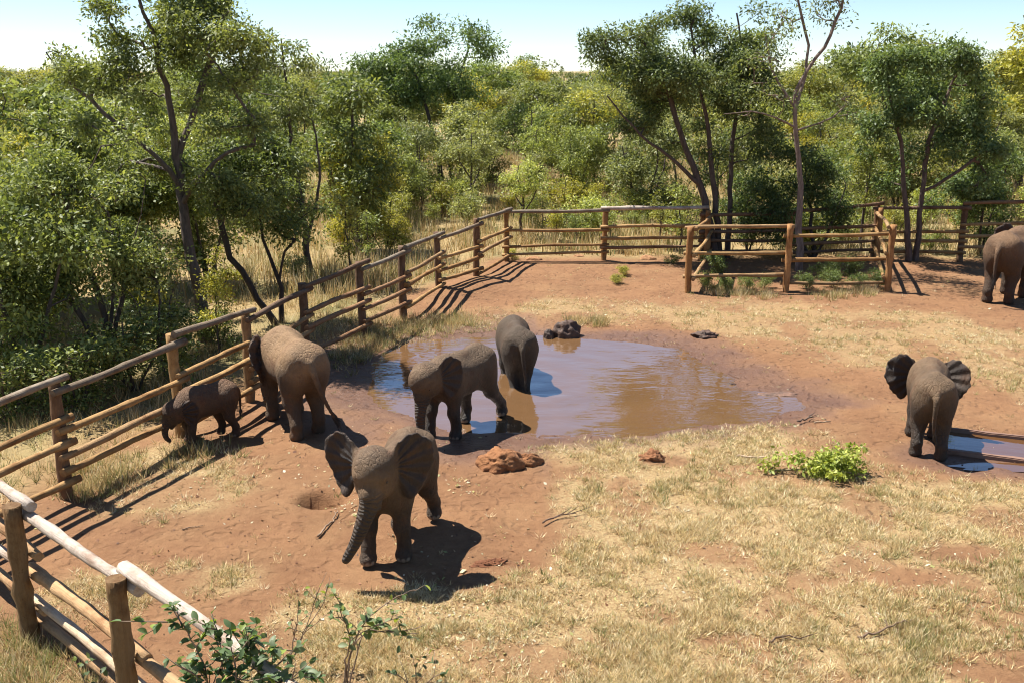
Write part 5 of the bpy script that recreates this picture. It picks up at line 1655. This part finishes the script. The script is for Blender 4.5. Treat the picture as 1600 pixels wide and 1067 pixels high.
leafy_shrub('broad_leaved_shrub', 'low leafy sprig at the bottom edge right of the pale stemmed shrub', 'bush', (650, 1085),
            [[(650, 1085, 0), (650, 1055, 0), (645, 1025, 0)], [(650, 1085, 0), (675, 1060, .05), (700, 1052, .1)], [(650, 1085, 0), (630, 1060, 0), (610, 1050, 0)]],
            0.07, 34, 74, 0.2, 0.007)
leafy_shrub('broad_leaved_shrub', 'small leafy sprig over the lowest rail of the nearest fence', 'bush', (150, 1098),
            [[(150, 1098, 0), (155, 1065, 0), (160, 1045, 0)], [(150, 1098, 0), (135, 1070, 0), (125, 1050, .05)], [(150, 1098, 0), (175, 1070, 0), (190, 1062, 0)]], 0.07, 36, 75, 0.2, 0.007)

# fresh cut branches brought as fodder
def cut_branch(label, px, pts, size, n_cl, seed, per=26):
    rg = np.random.default_rng(seed)
    b = on_ground(*px)
    root = thing('cut_branch', label, 'branch', b)
    parts_ = [tube(resample(p, 0.08), np.linspace(0.016, 0.006, len(resample(p, 0.08))), 6) for p in pts]
    V_, F_ = merge(parts_)
    so = link('stem', mesh_np('stem', V_, F_, M['twig'], True), root); so.color = (0.8, 0.9, 0.6, 1)
    C = rg.normal(0, 1, (n_cl, 3)) * np.array(size) * 0.5
    C[:, 2] = np.abs(C[:, 2]) + 0.05
    V_, F_, col_ = leaf_quads(rg, C, per, 0.07, 0.05, 0.3, (0.17, 0.23, 0.03), (0.45, 0.48, 0.12), 0.6, 0.5)
    V_[:, 2] = np.maximum(V_[:, 2], 0.004)
    lo = link('leaves', mesh_np('leaves', V_, F_, M['leaf'], False, colors=dict(col=col_)), root); lo['kind'] = 'stuff'; lo.color = (1, 1, 1, 1)


cut_branch('large bright green heap of cut leafy branch lying on the dry grass', (1296, 745), [[(-0.75, 0.1, 0.03), (-0.3, 0.05, 0.08), (0.0, 0, 0.15), (0.35, 0.05, 0.12)], [(-0.3, .05, .08), (0, .2, .2), (.25, .25, .2)], [(-.2, .0, .1), (.1, -.15, .12), (.4, -.15, .08)]], (0.40, 0.32, 0.30), 66, 81, 34)
cut_branch('small bright green sprig left of the large cut branch', (1212, 738), [[(-0.1, -0.02, 0.02), (0.0, 0.05, 0.08), (0.1, 0.15, 0.12)]], (0.20, 0.16, 0.20), 9, 82, 18)
